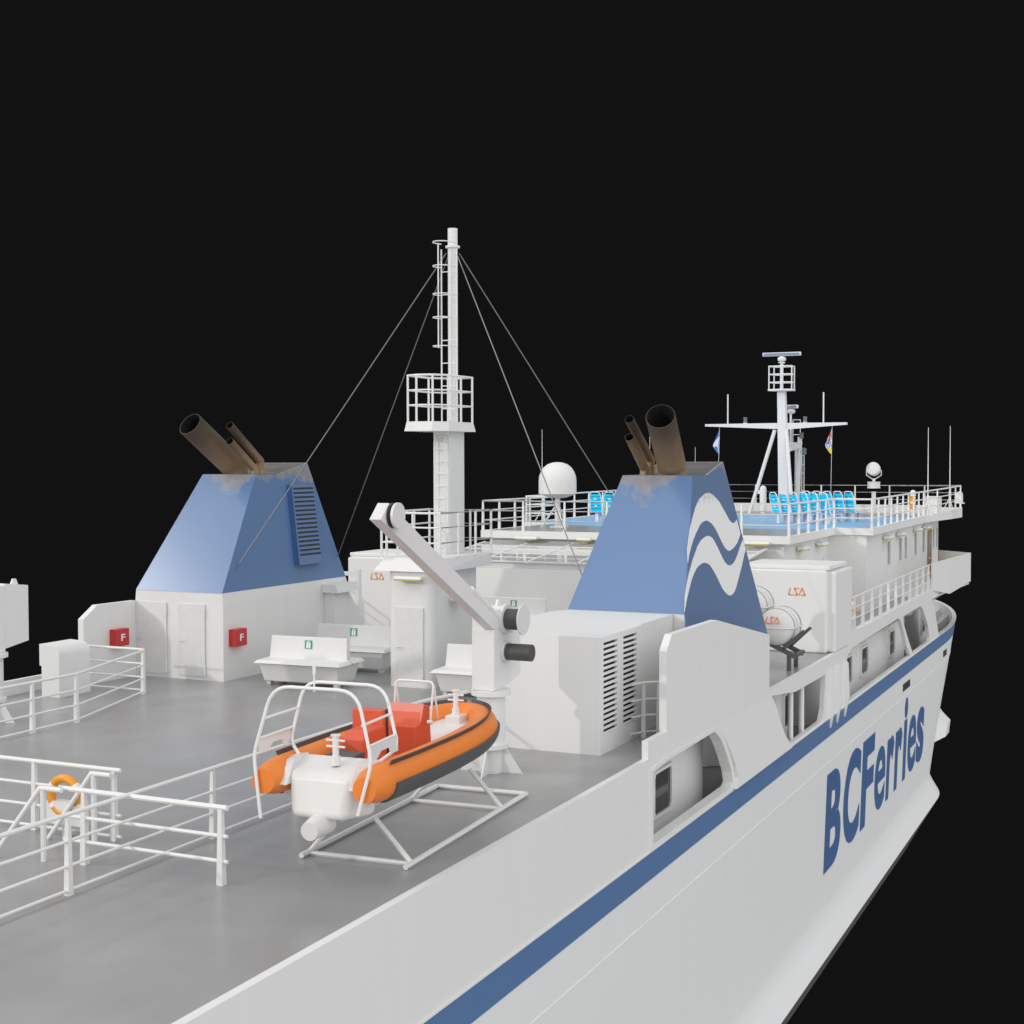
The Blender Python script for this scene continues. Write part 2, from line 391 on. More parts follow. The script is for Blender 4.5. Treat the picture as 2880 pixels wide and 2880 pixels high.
# lettering, each character a part
cz, xz = -3.23, -3.93; bz = -5.97
for ch, y0, y1, zt in (('B', 38.5, 40.5, cz), ('C', 40.85, 43.2, cz+.04), ('F', 43.5, 45.35, cz), ('e', 45.65, 47.45, xz+.03), ('r', 47.75, 49.0, xz+.03), ('r', 49.3, 50.6, xz+.03), ('i', 50.95, 51.55, -3.02), ('e', 51.9, 53.65, xz+.03), ('s', 53.85, 55.5, xz+.03)):
    glyph('letter', ch, (y0, bz, y1, zt), lambda a, b, t: (HB - 0.035 * max(0, -2.9 - b) + 0.012 + t, a, b), M['letter'], hull, bold=0.016 if ch == 'e' else 0.034, thick=0.012)

# ------------------------------------------------------------------ main deck slab
struct(MB().prism([(-HB+.02, STERN), (HB-.02, STERN), (HB-.02, 66), (-HB+.02, 66)], 'z', -0.118, 0).build('deck', M['deck']))
bm = bmesh.new(); bm.faces.new([bm.verts.new((x, y, -2.5)) for x, y in outline(-2.2, -0.1)]); mb = MB(); mb.bm.free(); mb.bm = bm
struct(mb.build('lower_deck', M['deck']))

# ------------------------------------------------------------------ ship side above the stripe, with its openings
side_outer = [(STERN, GZ), (STERN, 0.004), (23.85, 0.004), (23.85, 0.33), (32.25, 0.33), (32.25, 0.004), (41.1, 0.004), (41.1, 0.33), (57.6, 0.33), (61.5, -0.05), (58.2, -0.05), (57.0, -0.05), (57.6, -0.45), (58.75, GZ)]
holes = [
 [(23.95, -1.62), (23.95, -0.2), (24.8, -0.13), (28.0, -0.11), (28.3, -0.25), (28.55, -0.42), (28.95, -0.81), (29.26, -1.18), (29.36, -1.42), (29.2, -1.62)],
 [(32.5, -0.15), (32.83, -0.43), (33.0, -0.65), (33.19, -0.87), (33.56, -1.24), (34.18, -1.61), (37.67, -1.61), (37.96, -1.33), (38.16, -0.42), (34.79, -0.39)],
 [(40.85, -1.61), (40.85, -0.34), (41.6, -0.12), (49.35, -0.03), (49.84, -0.13), (50.5, -0.62), (51.17, -1.21), (51.9, -1.61)],
 [(50.2, -0.14), (50.5, -0.06), (54.13, -0.05), (54.6, -0.2), (55.04, -0.44), (55.6, -0.76), (55.98, -1.01), (56.31, -1.48), (56.3, -1.61), (52.45, -1.61), (51.4, -0.95)],
]
for sd, nm in ((1, 'starboard'), (-1, 'port')):
    t = thing('ship_side', 'white ship side wall above the blue stripe, %s' % ('with arched openings' if sd > 0 else 'far port one hidden by the deck'), 'side wall', (sd * HB, STERN, GZ))
    plate('side_plating', [side_outer], holes if sd > 0 else [], 0.12, lambda a, b, c, sd=sd: (sd * (HB - 0.06) + c, a, b), M['wall'], t)
    if sd > 0:
        plate('opening_rim', [holes[0]], [[(y + (0.14 if y < 26 else -0.16), z + (0.05 if z < -1.5 else -0.07)) for y, z in holes[0]]], 0.22, lambda a, b, c: (HB - 0.09 + c, a, b), M['wall'], t)
        # upright stiffeners standing proud of the plating
        for y in (38.75, 39.6, 40.62):
            MB().hull8([(HB, y-.05, -1.50), (HB, y+.05, -1.50), (HB+.002, y+.05, -1.96), (HB+.002, y-.05, -1.96)],
                       [(HB+.15, y-.03, -1.36), (HB+.15, y+.03, -1.36), (HB+.03, y+.05, -1.96), (HB+.03, y-.05, -1.96)]).build('stiffener_toe', M['wall'], t)
            MB().hull8([(HB, y-.05, -1.5), (HB+.15, y-.03, -1.36), (HB+.15, y+.03, -1.36), (HB, y+.05, -1.5)],
                       [(HB, y-.05, -0.32), (HB+.11, y-.03, -0.42), (HB+.11, y+.03, -0.42), (HB, y+.05, -0.32)]).build('stiffener', M['wall'], t)
        for y in (35.02, 36.18):
            MB().tube([(7.70, y, -1.9), (7.70, y, -0.30)], 0.07, 10).build('pillar', M['wall'], t)
        fp = [(28.03, -0.101), (32.4, -0.101), (32.8, -0.43), (33.15, -0.87), (33.5, -1.24), (34.1, -1.64), (29.21, -1.64), (29.37, -1.42), (29.27, -1.18), (28.96, -.81), (28.56, -.42), (28.31, -.25)]
        fx = lambda z: HB + .004 + .10 * (-.101 - z) / 1.54
        MB().hull8([(HB + .001, y, z) for y, z in fp], [(fx(z), y, z) for y, z in fp]).build('flared_panel', M['wall'], t)
# inner passage wall and its windows
def window_frame(t, y0, z0, y1, z1, x, m=M['winglass'], fr=0.06):
    f = plate('window', [[(y0-fr, z0-fr), (y0-fr, z1+fr), (y1+fr, z1+fr), (y1+fr, z0-fr)]], [[(y0+.05, z0), (y0, z0+.08), (y0, z1-.08), (y0+.05, z1), (y1-.05, z1), (y1, z1-.08), (y1, z0+.08), (y1-.05, z0)]], 0.07, lambda a, b, c: (x + 0.036 + c, a, b), M['wall'], t)
    p = MB().poly([(x + .03, y0 - .02, z0 - .02), (x + .03, y1 + .02, z0 - .02), (x + .03, y1 + .02, z1 + .02), (x + .03, y0 - .02, z1 + .02)]).build('pane', m, f)
    return f
iw = thing('passage_wall', 'white passage wall with tall rounded windows behind the ship side openings', 'wall', (7.2, 23, -2.5))
def passage_x(y):  # inward dips added to the wall's shape so the openings fall dark
    d = 0
    for c, h, rw in ((32.6, 3.3, 1.2), (39.6, 2.5, 1.4), (56.4, 1.7, 1.1)):
        u = max(0.0, min(1.0, (h - abs(y - c)) / rw)); d = max(d, 1.7 * (u*u*(3-2*u)))
    return 7.2 - d
bm_ = MB(); prev = None
for i in range(int((60.3 - 23.0) / 0.1) + 1):
    y = 23.0 + i * 0.1; cur = [bm_.bm.verts.new((passage_x(y), y, z)) for z in (-2.48, -0.125)]
    if prev: bm_.bm.faces.new([prev[0], cur[0], cur[1], prev[1]]).smooth = True
    prev = cur
bm_.build('wall', M['wall'], iw)
MB().prism([(7.2, 23.0), (7.76, 23.0), (7.76, 23.12), (7.2, 23.12)], 'z', -2.48, -0.125).build('bulkhead', M['wall'], iw)
for y0, y1 in ((26.0, 27.02), (36.2, 36.95), (43.9, 44.75), (46.3, 47.36), (51.32, 52.3), (58.6, 59.5)):
    window_frame(iw, y0, -1.58, y1, -0.76, 7.2)
for y0 in (60.6,):
    MB().box(5.8, 60.31, -2.48, 7.2, 60.4, -0.125).build('end_wall', M['wall'], iw)
# lamps under the side fascia
def bulk_lamp(label, x, y, z, L=0.7, axis='x', dirn=(0, -1), grp='yellow-lensed flood lamps', sc_=1.0):
    """flat white housing with a yellow lens below, on a short bracket; dirn points away from its wall"""
    t = thing('flood_lamp', label, 'lamp', (x, y, z), grp)
    dx, dy = dirn; ux, uy = -dy, dx
    def P(a, b, c): return (x + ux*a + dx*b, y + uy*a + dy*b, z + c)
    h = L / 2; d = 0.20 * sc_; e = 0.085 * sc_
    mb = MB(); prof = [(0.06, e), (0.06 + d*.75, e), (0.06 + d, e*.45), (0.06 + d, 0.012), (0.06, 0.012)]
    mb.hull8([P(-h, a, b) for a, b in prof], [P(h, a, b) for a, b in prof]); mb.build('housing', M['white'], t, 0.008)
    mb = MB(); mb.hull8([P(-h*.94, .07, -.018*sc_), P(h*.94, .07, -.018*sc_), P(h*.94, .05+d, -.018*sc_), P(-h*.94, .05+d, -.018*sc_)], [P(-h*.97, .06, .011), P(h*.97, .06, .011), P(h*.97, .06+d, .011), P(-h*.97, .06+d, .011)]); mb.build('lens', M['yellow'], t)
    mb = MB(); mb.hull8([P(-h*.3, 0, -.05*sc_), P(h*.3, 0, -.05*sc_), P(h*.3, .12, -.05*sc_), P(-h*.3, .12, -.05*sc_)], [P(-h*.3, 0, .03*sc_), P(h*.3, 0, .03*sc_), P(h*.3, .12, .03*sc_), P(-h*.3, .12, .03*sc_)]); mb.build('bracket', M['white'], t)
    return t
for lb, y in (('yellow lamp over the window with the arched opening nearest the stern', 25.3), ('yellow passage lamp just forward of the three side stiffeners', 45.6), ('yellow passage lamp between the two middle passage windows', 49.8), ('yellow passage lamp in the second arched bay from the bow', 54.7), ('yellow passage lamp in the open bay nearest the bow', 59.7)):
    bulk_lamp(lb, 7.205, y, -0.42, 0.8, dirn=(1, 0))

# bow platform frames seen inside the port bow
t = thing('bow_framing', 'white slanting stiffeners inside the open bow bulwark', 'framing', (0, 60, -2.5))
for an in (24, 36, 48, 60, 74, 96, 112):
    yk, a, b = outline_par(-1.8); a -= .2; b -= .2
    c, s_ = math.cos(R(an)), math.sin(R(an)); p = Vector((b*c, yk + a*s_, 0)); n = Vector((-c, -s_*b/a, 0)).normalized(); tt = Vector((-n.y, n.x, 0)) * 0.04
    q = p + n * 0.75
    MB().hull8([p - tt + Vector((0,0,-2.49)), q - tt + Vector((0,0,-2.49)), q*0.5 + p*0.5 - tt + Vector((0,0,-2.1)), p - tt + Vector((0,0,-1.75))],
               [p + tt + Vector((0,0,-2.49)), q + tt + Vector((0,0,-2.49)), q*0.5 + p*0.5 + tt + Vector((0,0,-2.1)), p + tt + Vector((0,0,-1.75))]).build('bracket', M['wall'], t)

# ------------------------------------------------------------------ deck screens beside the funnels (raised side walls)
scr = [(24.85, 0.335), (24.85, 1.82), (25.15, 2.1), (28.02, 2.08), (32.255, 1.31), (32.255, 0.006), (32.0, 0.006), (32.0, -0.1), (24.85, -0.1)]
for sd, lb in ((1, 'tall white side screen beside the funnel with the wave emblem'), (-1, 'white side screen with a clipped corner beside the plain funnel')):
    z0 = 0.335
    pts = [(y, z) for y, z in scr] if sd > 0 else [(26.3, 0.002), (26.3, 1.59), (26.8, 1.89), (28.19, 1.88), (28.19, .002)]
    xo, xi = (HB + 0.003, HB - 0.14) if sd > 0 else (-7.33, -7.17)
    o = MB().prism(pts, 'x', xo, xi).build('side_screen', M['wall'], None); tag(o, lb, 'side screen')
# ================================================================== FUNNELS
def face_x(z): return 7.15 - 0.171 * (z - 2.15)          # outboard face
def inner_x(z): return 4.53 + 0.164 * (z - 2.15)         # inboard face
prof = [(28.18, 2.15), (30.28, 5.01), (31.32, 5.01), (32.75, 5.31), (33.85, 2.15)]
lock_door = dict(z0=0.09, z1=1.87)
def funnel(sd, label):
    t = thing('funnel', label, 'funnel', (sd * 5.85, 31, 0), 'twin blue funnels')
    # blue casing
    mb = MB(); mb.hull8([(sd*face_x(z), y, z) for y, z in prof], [(sd*inner_x(z), y, z) for y, z in prof]); mb.build('casing', M['fblue'][sd], t)
    # hollow rim on top: dark soot surface just above the sloping top
    mb = MB(); e = .06
    mb.hull8([(sd*(face_x(5.0)-e), 30.33, 5.0), (sd*(face_x(5.0)-e), 31.33, 5.0), (sd*(inner_x(5)+e), 31.33, 5.0), (sd*(inner_x(5)+e), 30.33, 5.0)],
             [(sd*(face_x(5.0)-e), 30.33, 5.016), (sd*(face_x(5.0)-e), 31.33, 5.016), (sd*(inner_x(5)+e), 31.33, 5.016), (sd*(inner_x(5)+e), 30.33, 5.016)])
    mb.hull8([(sd*(face_x(5.0)-e), 31.335, 5.0), (sd*(face_x(5.2)-e), 32.68, 5.28), (sd*(inner_x(5.2)+e), 32.68, 5.28), (sd*(inner_x(5)+e), 31.335, 5.0)],
             [(sd*(face_x(5.0)-e), 31.335, 5.020), (sd*(face_x(5.2)-e), 32.68, 5.302), (sd*(inner_x(5.2)+e), 32.68, 5.302), (sd*(inner_x(5)+e), 31.335, 5.020)])
    mb.build('top_plate', M['ftop'], t)
    # white base block with a small flare under the casing
    mb = MB()
    mb.hull8([(sd*7.19, 28.20, 0), (sd*7.19, 34.0, 0), (sd*4.52, 34.0, 0), (sd*4.52, 28.20, 0)], [(sd*7.19, 28.20, 1.85), (sd*7.19, 34.0, 1.85), (sd*4.52, 34.0, 1.85), (sd*4.52, 28.20, 1.85)])
    mb.hull8([(sd*7.19, 28.20, 1.851), (sd*7.19, 34.0, 1.851), (sd*4.52, 34.0, 1.851), (sd*4.52, 28.20, 1.851)], [(sd*7.148, 28.19, 2.149), (sd*7.148, 33.85, 2.149), (sd*4.532, 33.85, 2.149), (sd*4.532, 28.19, 2.149)])
    mb.build('base_block', M['wall'], t)
    if sd > 0:   # blue paint runs down the outboard side of the base, below the casing
        pf_ = [(28.02, 1.60), (28.18, 2.15), (30.28, 5.01), (31.32, 5.01), (32.75, 5.31), (34.2, 1.0), (28.02, 1.0)]
        mb = MB(); mb.hull8([(face_x(z)-.012, y, z) for y, z in pf_], [(face_x(z)+.004, y, z) for y, z in pf_]); mb.build('outboard_skin', M['fblue'][sd], t)
    # exhaust pipes: one wide, two thin, all cut square and raked aft
    def pipe(p1, p2, r):
        mb = MB(); p1, p2 = Vector(p1), Vector(p2); d = (p2 - p1).normalized()
        p0 = Vector((p1.x, p1.y, 4.9)); k = .55 if r > .2 else .15
        pts = [p0, p1 + Vector((0, 0, -r*k)), p1 + (d*.5 + Vector((0, 0, -.5)))*r*k*.25, p1 + d * r * k, p2] if r > .2 else [p0, p1, p2]
        mb.tube(pts, r, 28, cap=False); o = mb.build('exhaust_pipe', M['pipe'], t)
        mb = MB(); mb.tube([p1 + d * r * .9, p2 + d * 0.002], r * 0.93, 28, cap=False)
        mb.tube([p1 + d*r*.9, p1 + d*r*.95], r * .93, 28, cap=True)
        b = mb.build('bore', M['darkin'], o)
        # rim ring
        q = d.orthogonal().normalized(); w2 = d.cross(q); mb = MB()
        mb.tube([p2 + (q*math.cos(k*PI/14) + w2*math.sin(k*PI/14)) * r*.965 for k in range(28)], r*.035, 5, closed=True); mb.build('rim', M['pipe'], o)
    pipe((sd*6.0, 30.8, 5.17), (sd*6.25, 29.24, 6.29), 0.325)
    pipe((sd*5.39, 31.04, 5.36), (sd*5.37, 29.69, 6.26), 0.105)
    pipe((sd*5.36, 30.73, 5.16), (sd*5.37, 29.70, 5.86), 0.105)
    return t
F1 = funnel(-1, 'blue port funnel with a slatted grille on its inboard face')
F2 = funnel(1, 'blue starboard funnel with the double white wave emblem')
# wave emblem
W1 = [(28.90, 3.17), (29.0, 3.45), (29.41, 3.87), (29.71, 4.09), (30.04, 4.31), (30.4, 4.48), (30.84, 4.59), (31.19, 4.61), (31.5, 4.55), (31.88, 4.39), (32.21, 4.14), (32.46, 3.94), (32.66, 3.86), (32.9, 3.87), (33.08, 3.93), (33.20, 3.60), (33.1, 3.53), (32.8, 3.39), (32.45, 3.29), (32.06, 3.24), (31.9, 3.27), (31.75, 3.33), (31.6, 3.45), (31.44, 3.61), (31.28, 3.76), (31.12, 3.87), (30.98, 3.93), (30.84, 3.97), (30.68, 4.0), (30.52, 3.99), (30.33, 3.97), (30.15, 3.92), (29.74, 3.74), (29.5, 3.62), (29.28, 3.48), (29.08, 3.34)]
W2 = [(28.16, 2.20), (28.36, 2.52), (28.77, 2.89), (29.24, 3.2), (29.76, 3.48), (30.0, 3.57), (30.21, 3.62), (30.42, 3.65), (30.61, 3.66), (30.77, 3.64), (30.91, 3.59), (31.05, 3.49), (31.19, 3.37), (31.34, 3.21), (31.48, 3.07), (31.62, 2.98), (31.76, 2.93), (31.99, 2.91), (32.2, 2.94), (32.41, 3.0), (32.66, 3.11), (32.93, 3.25), (33.17, 3.37), (33.33, 3.44), (33.43, 3.2), (33.25, 3.1), (32.9, 2.86), (32.39, 2.55), (32.17, 2.42), (31.95, 2.31), (31.75, 2.26), (31.55, 2.25), (31.42, 2.27), (31.29, 2.32), (31.16, 2.38), (31.03, 2.47), (30.89, 2.61), (30.74, 2.77), (30.58, 2.9), (30.42, 3.01), (30.28, 3.06), (30.13, 3.09), (29.97, 3.1), (29.81, 3.09), (29.6, 3.06), (29.4, 3.01), (29.16, 2.91), (28.92, 2.78), (28.46, 2.45)]
for k, W in enumerate((W1, W2)):
    plate('wave_emblem', [W], [], 0.006, lambda a, b, c: (face_x(b) + 0.010 + c, a, b), M['wave'], F2)
# slatted grille on the inboard face of the port funnel
def gx(z, off): return -(inner_x(z) - off)
t = F1
mb = MB(); mb.hull8([(gx(2.62, -.02), 31.44, 2.62), (gx(2.62, .16), 31.44, 2.62), (gx(2.62, .16), 32.56, 2.62), (gx(2.62, -.02), 32.56, 2.62)],
                    [(gx(4.72, -.02), 31.60, 4.72), (gx(4.72, .16), 31.60, 4.72), (gx(4.72, .16), 32.66, 4.72), (gx(4.72, -.02), 32.66, 4.72)])
gr = mb.build('grille', M['grille'], t)
mb = MB(); mb.hull8([(gx(2.62, 0), 31.425, 2.62), (gx(2.62, .165), 31.425, 2.62), (gx(2.62, .165), 31.438, 2.62), (gx(2.62, 0), 31.438, 2.62)], [(gx(4.72, 0), 31.585, 4.72), (gx(4.72, .165), 31.585, 4.72), (gx(4.72, .165), 31.598, 4.72), (gx(4.72, 0), 31.598, 4.72)]); mb.build('side_plate', M['bluebox'], gr)
mb = MB()
for k in range(16):
    z = 2.86 + k * 0.116; s = (z - 2.62) / 2.1; y0 = 31.51 + .14*s; y1 = 32.52 + .10*s
    mb.hull8([(gx(z, .158), y0, z), (gx(z, .1635), y0, z), (gx(z, .1635), y1, z), (gx(z, .158), y1, z)], [(gx(z+.05, .158), y0, z+.05), (gx(z+.05, .1635), y0, z+.05), (gx(z+.05, .1635), y1, z+.05), (gx(z+.05, .158), y1, z+.05)])
mb.build('slots', M['slot'], gr)
# two steel doors on the aft wall of each funnel base
def steel_door(t, x0, x1, z0, z1, y, hinge=1, m=M['door'], handle_x=None):
    d = MB().box(x0, y - 0.022, z0, x1, y - 0.001, z1).build('door', m, t, 0.006)
    hxx = x1 - .01 if hinge > 0 else x0 + .01
    MB().tube([(hxx + .03*hinge, y - .03, z0), (hxx + .03*hinge, y - .03, z1)], .018, 8).tube([(hxx+.03*hinge, y-.035, z1-.32), (hxx+.03*hinge, y-.035, z1-.10)], .03, 8).tube([(hxx+.03*hinge, y-.035, z0+.05), (hxx+.03*hinge, y-.035, z0+.27)], .03, 8).build('hinge', M['white'], d)
    hx0 = x0 + .05 if hinge > 0 else x1 - .05
    MB().tube([(hx0, y-.02, .95), (hx0, y-.06, .95), (hx0+.13*hinge, y-.06, .95)], .011, 8).build('handle', M['disc'], d)
for sd, T in ((-1, F1),):
    steel_door(T, -7.10, -6.24, 0.09, 1.87, 28.20); steel_door(T, -5.86, -5.08, 0.09, 1.86, 28.20)
# red fire-station boxes lettered F
def fire_box(label, x, y0, y1, z0, z1):
    t = thing('fire_box', label, 'fire box', (x, y0, z0), 'red fire boxes')
    MB().box(x, y0, z0, x + .20, y1, z1).build('cabinet', M['red'], t, 0.012)
    ym = (y0*.42 + y1*.58)
    glyph('letter', 'F', (ym - .10, z0 + .13, ym + .05, z1 - .12), lambda a, b, c: (x + .205 + c, a, b), M['signwhite'], t, bold=.02, thick=.004)
fire_box('red fire box lettered F on the side screen beside the doors', -7.168, 27.21, 27.70, 0.83, 1.25)
fire_box('red fire box lettered F on the inboard wall of the funnel base', -4.52, 28.42, 28.90, 0.83, 1.25)
# vent trunk with a flared cap and slanted fin at the forward end of the port funnel base
t = thing('funnel_vent', 'grey-white vent trunk with a flared cap against the port funnel base', 'vent', (-4.4, 33.0, 0))
MB().box(-4.515, 32.75, 0, -4.20, 33.35, 1.80).build('trunk', M['wall'], t)
MB().hull8([(-4.515, 32.62, 1.80), (-4.02, 32.62, 1.80), (-4.02, 33.75, 1.80), (-4.515, 33.75, 1.80)], [(-4.515, 32.6, 2.02), (-4.08, 32.6, 2.02), (-4.08, 33.75, 2.02), (-4.515, 33.75, 2.02)]).build('cap', M['wall'], t)
MB().prism([(33.352, 0), (34.9, 0), (34.3, 1.1), (33.7, 1.79), (33.352, 1.79)], 'x', -4.45, -4.35).build('fin', M['wall'], t)
t = thing('door_portal', 'grey-white steel portal frame behind the port vent trunk', 'portal', (-5.76, 36.5, 0))
MB().box(-5.82, 36.5, 0, -5.70, 36.66, 2.12).build('post', M['white'], t)
MB().box(-6.9, 36.5, 1.93, -5.821, 36.66, 2.04).build('lintel', M['white'], t)

# stays from the masthead
for k, (ax, ay, az) in enumerate(((-4.62, 28.88, 2.71), (-4.62, 33.59, 2.72), (4.62, 28.88, 2.71), (4.62, 33.59, 2.72))):
    lb = ['thin mast stay running to the aft corner of the plain funnel', 'thin mast stay running to the forward edge of the plain funnel', 'thin mast stay running down to the aft inboard corner of the emblem funnel', 'thin outer mast stay running behind the emblem funnel'][k]
    t = thing('mast_stay', lb, 'stay', (ax, ay, az), 'wire mast stays')
    top = Vector((0.14 * (1 if ax > 0 else -1), 31.62 + (.08 if ay > 30 else -.08), 10.50))
    MB().tube([(ax, ay, az), top], 0.014, 6).build('wire', M['wire'], t)
    MB().tube([(ax - .06*(1 if ax<0 else -1), ay, az), (ax, ay, az - .02)], .03, 8).build('shackle', M['wire'], t)

# ================================================================== CENTRAL MAST TOWER
t = thing('mast_tower', 'white rounded tower house with a door carrying the tall central mast', 'mast', (0, 30.6, 0))
def rrect(x0, y0, x1, y1, r, n=6):
    pts = []
    for cx, cy, a0 in ((x1-r, y0+r, -90), (x1-r, y1-r, 0), (x0+r, y1-r, 90), (x0+r, y0+r, 180)):
        for i in range(n+1): a = R(a0 + 90*i/n); pts.append((cx + r*math.cos(a), cy + r*math.sin(a)))
    return pts
mb = MB(); rp = rrect(-.60, 29.30, .60, 31.85, .24, 8); mb.prism(rp, 'z', 0, 2.80); o = mb.build('house', M['wall'], t)
for f in o.data.polygons: f.use_smooth = True
o.data.set_sharp_from_angle(angle=R(30))
steel_door(t, -.36, .36, 0.16, 1.90, 29.30, m=M['door'])
mb = MB(); mb.hull8([(-.88, 29.17, 2.75), (.88, 29.17, 2.75), (.88, 32.01, 2.75), (-.88, 32.01, 2.75)], [(-.72, 29.45, 3.06), (.80, 29.45, 3.06), (.86, 32.01, 3.06), (-.72, 32.01, 3.06)]); mb.build('platform', M['white'], t)
MB().box(-.225, 30.98, 3.061, .225, 31.78, 6.08).build('shaft', M['wall'], t, .01)
mb = MB(); mb.hull8([(-.66, 30.30, 6.07), (-.30, 30.12, 6.07), (.15, 30.20, 6.07), (.42, 30.6, 6.07), (.46, 31.95, 6.07), (-.30, 32.1, 6.07), (-.66, 31.5, 6.07)], [(-.62, 30.35, 6.30), (-.28, 30.18, 6.30), (.14, 30.26, 6.30), (.38, 30.63, 6.30), (.42, 31.90, 6.30), (-.28, 32.03, 6.30), (-.62, 31.47, 6.30)]); mb.build('crow_nest_floor', M['white'], t)
nest = [(-.60, 30.38), (-.27, 30.21), (.13, 30.29), (.36, 30.65), (.40, 31.88), (-.27, 32.0), (-.60, 31.45)]
mb = MB()
for z in (7.42, 7.06, 6.70): mb.tube([(x, y, z) for x, y in nest], .026 if z > 7.3 else .02, 8, closed=True)
mb.build('crow_nest_rail', M['rail'], t)
for i, (x, y) in enumerate(nest + [(.38, 31.3)]):
    MB().tube([(x, y, 6.30), (x, y, 7.42)], .028, 8).build('nest_post', M['rail'], t)
MB().tube([(0, 31.62, 6.0), (0, 31.62, 11.11)], .122, 24).build('pole', M['white'], t)
MB().lathe([(.12, 10.62), (.18, 10.63), (.18, 10.68), (.12, 10.69)], (0, 31.62, 0)).build('collar', M['white'], t)
# ladder up the shaft and then the pole, with hoops
def ladder(t, x0, x1, y, z0, z1, step, r=.02, nm='ladder'):
    mb = MB()
    for x in (x0, x1): mb.tube([(x, y, z0), (x, y, z1)], r, 8)
    z = z0 + step * .6
    while z < z1: mb.tube([(x0, y, z), (x1, y, z)], r*.7, 6); z += step
    mb.build(nm, M['rail'], t)
ladder(t, -.12, .14, 30.88, 3.06, 5.95, .30)
ladder(t, -.12, .30, 31.24, 6.30, 10.55, .56)
mb = MB()
for z in (10.68, 10.1, 9.42, 8.85, 8.15):
    mb.tube([(-.12, 31.24, z), (-.18, 31.10, z), (-.19, 30.92, z), (-.10, 30.78, z), (.06, 30.71, z), (.20, 30.77, z), (.28, 30.90, z), (.31, 31.06, z), (.30, 31.24, z)], .014, 6)
mb.tube([(-.16, 31.15, 8.13), (-.16, 31.15, 10.70)], .018, 6)
mb.build('ladder_cage', M['rail'], t)
# platform rail
pr_ = [(-.76, 29.35), (.84, 29.30), (.88, 31.95), (-.86, 31.95)]
mb = MB()
for z in (4.12, 3.78, 3.42): mb.tube([(x, y, z) for x, y in pr_], .026 if z > 4 else .02, 8, closed=True)
mb.build('platform_rail', M['rail'], t)
for x, y in pr_ + [(-.62, 29.35), (.1, 29.33), (.86, 30.2), (.87, 31.1), (0.3, 31.95), (-.3, 31.95), (-.84, 31.1), (-.80, 30.2)]:
    MB().tube([(x, y, 3.06), (x, y, 4.12)], .03, 8).build('rail_post', M['rail'], t)
bulk_lamp('yellow lamp under the mast platform above the tower door', .10, 29.28, 2.56, .72)
bulk_lamp('yellow lamp on the tower wall showing left of the davit housing', .62, 30.4, 2.0, .6, dirn=(1, 0))

# ================================================================== BENCHES
def bench(label, x, y, rz=0.0, L=2.2):
    t = thing('deck_bench', label, 'bench', (x, y, 0), 'white bench lockers')
    c, s = math.cos(rz), math.sin(rz)
    def P(a, b, z): return (x + c*a - s*b, y + s*a + c*b, z)
    def blk(nm, bot, top, m=M['white'], bev=.015): return MB().hull8([P(*p) for p in bot], [P(*p) for p in top]).build(nm, m, t, bev)
    h = L / 2
    for sg in (1, -1):       # back to back: two seats share a back
        a0, a1 = (.02, .56) if sg < 0 else (.02, .56)
        blk('locker', [(-h+.14, sg*-.0, .10), (h-.14, 0, .10), (h-.14, sg*.44, .10), (-h+.14, sg*.44, .10)], [(-h+.06, 0, .535), (h-.06, 0, .535), (h-.06, sg*.56, .535), (-h+.06, sg*.56, .535)])
        blk('seat', [(-h-.05, sg*.03, .54), (h+.05, sg*.03, .54), (h+.05, sg*.66, .54), (-h-.05, sg*.66, .54)], [(-h+.03, sg*.03, .625), (h-.03, sg*.03, .625), (h-.03, sg*.58, .61), (-h+.03, sg*.58, .61)])
    blk('back', [(-h+.08, -.09, .60), (h-.06, -.09, .60), (h-.06, .09, .60), (-h+.08, .09, .60)], [(-h+.12, -.05, 1.14), (h-.08, -.05, 1.14), (h-.08, .05, 1.14), (-h+.12, .05, 1.14)])
    for a in (-h+.22, h-.22):
        for b in (-.3, .3): blk('foot', [(a-.05, b-.07, 0), (a+.05, b-.07, 0), (a+.05, b+.07, 0), (a-.05, b+.07, 0)], [(a-.06, b-.09, .105), (a+.06, b-.09, .105), (a+.06, b+.09, .105), (a-.06, b+.09, .105)], bev=0)
    # green life-jacket sign on the aft side of the back
    sx = 0.02
    yb = lambda z: -.09 + (z - .60) / .54 * .04 - .006
    sg_ = MB().hull8([P(sx-.1, yb(.86), .86), P(sx+.1, yb(.86), .86), P(sx+.1, yb(1.06), 1.06), P(sx-.1, yb(1.06), 1.06)], [P(sx-.1, yb(.86)-.004, .86), P(sx+.1, yb(.86)-.004, .86), P(sx+.1, yb(1.06)-.004, 1.06), P(sx-.1, yb(1.06)-.004, 1.06)]).build('life_jacket_sign', M['signgreen'], t)
    jk = [(-.056, .89), (-.056, .975), (-.05, 1.01), (-.034, 1.033), (-.012, 1.045), (.012, 1.045), (.034, 1.033), (.05, 1.01), (.056, .975), (.056, .89), (.045, .872), (.02, .872), (.006, .885), (.005, .965), (-.005, .965), (-.006, .885), (-.02, .872), (-.045, .872)]
    hole = [(.016*math.cos(k*PI/5), 1.0 + .018*math.sin(k*PI/5)) for k in range(10)]
    plate('jacket_symbol', [jk], [hole], .003, lambda a, b, cc: P(sx + a, yb(b) - .0065 + cc, b), M['signwhite'], sg_)
    return t
bench('white double bench with a life-jacket sign, nearest the blue port funnel', -2.42, 28.75, 0.06, 2.25)
bench('white double bench with a life-jacket sign, half hidden left of the tower door', -2.74, 31.35, 0.06, 2.3)
bench('white double bench partly hidden behind the davit housing', 2.14, 29.0, 0.02, 2.1)
bench('white double bench with a green sign seen past the davit arm', -2.1, 39.75, 0.02, 2.3)
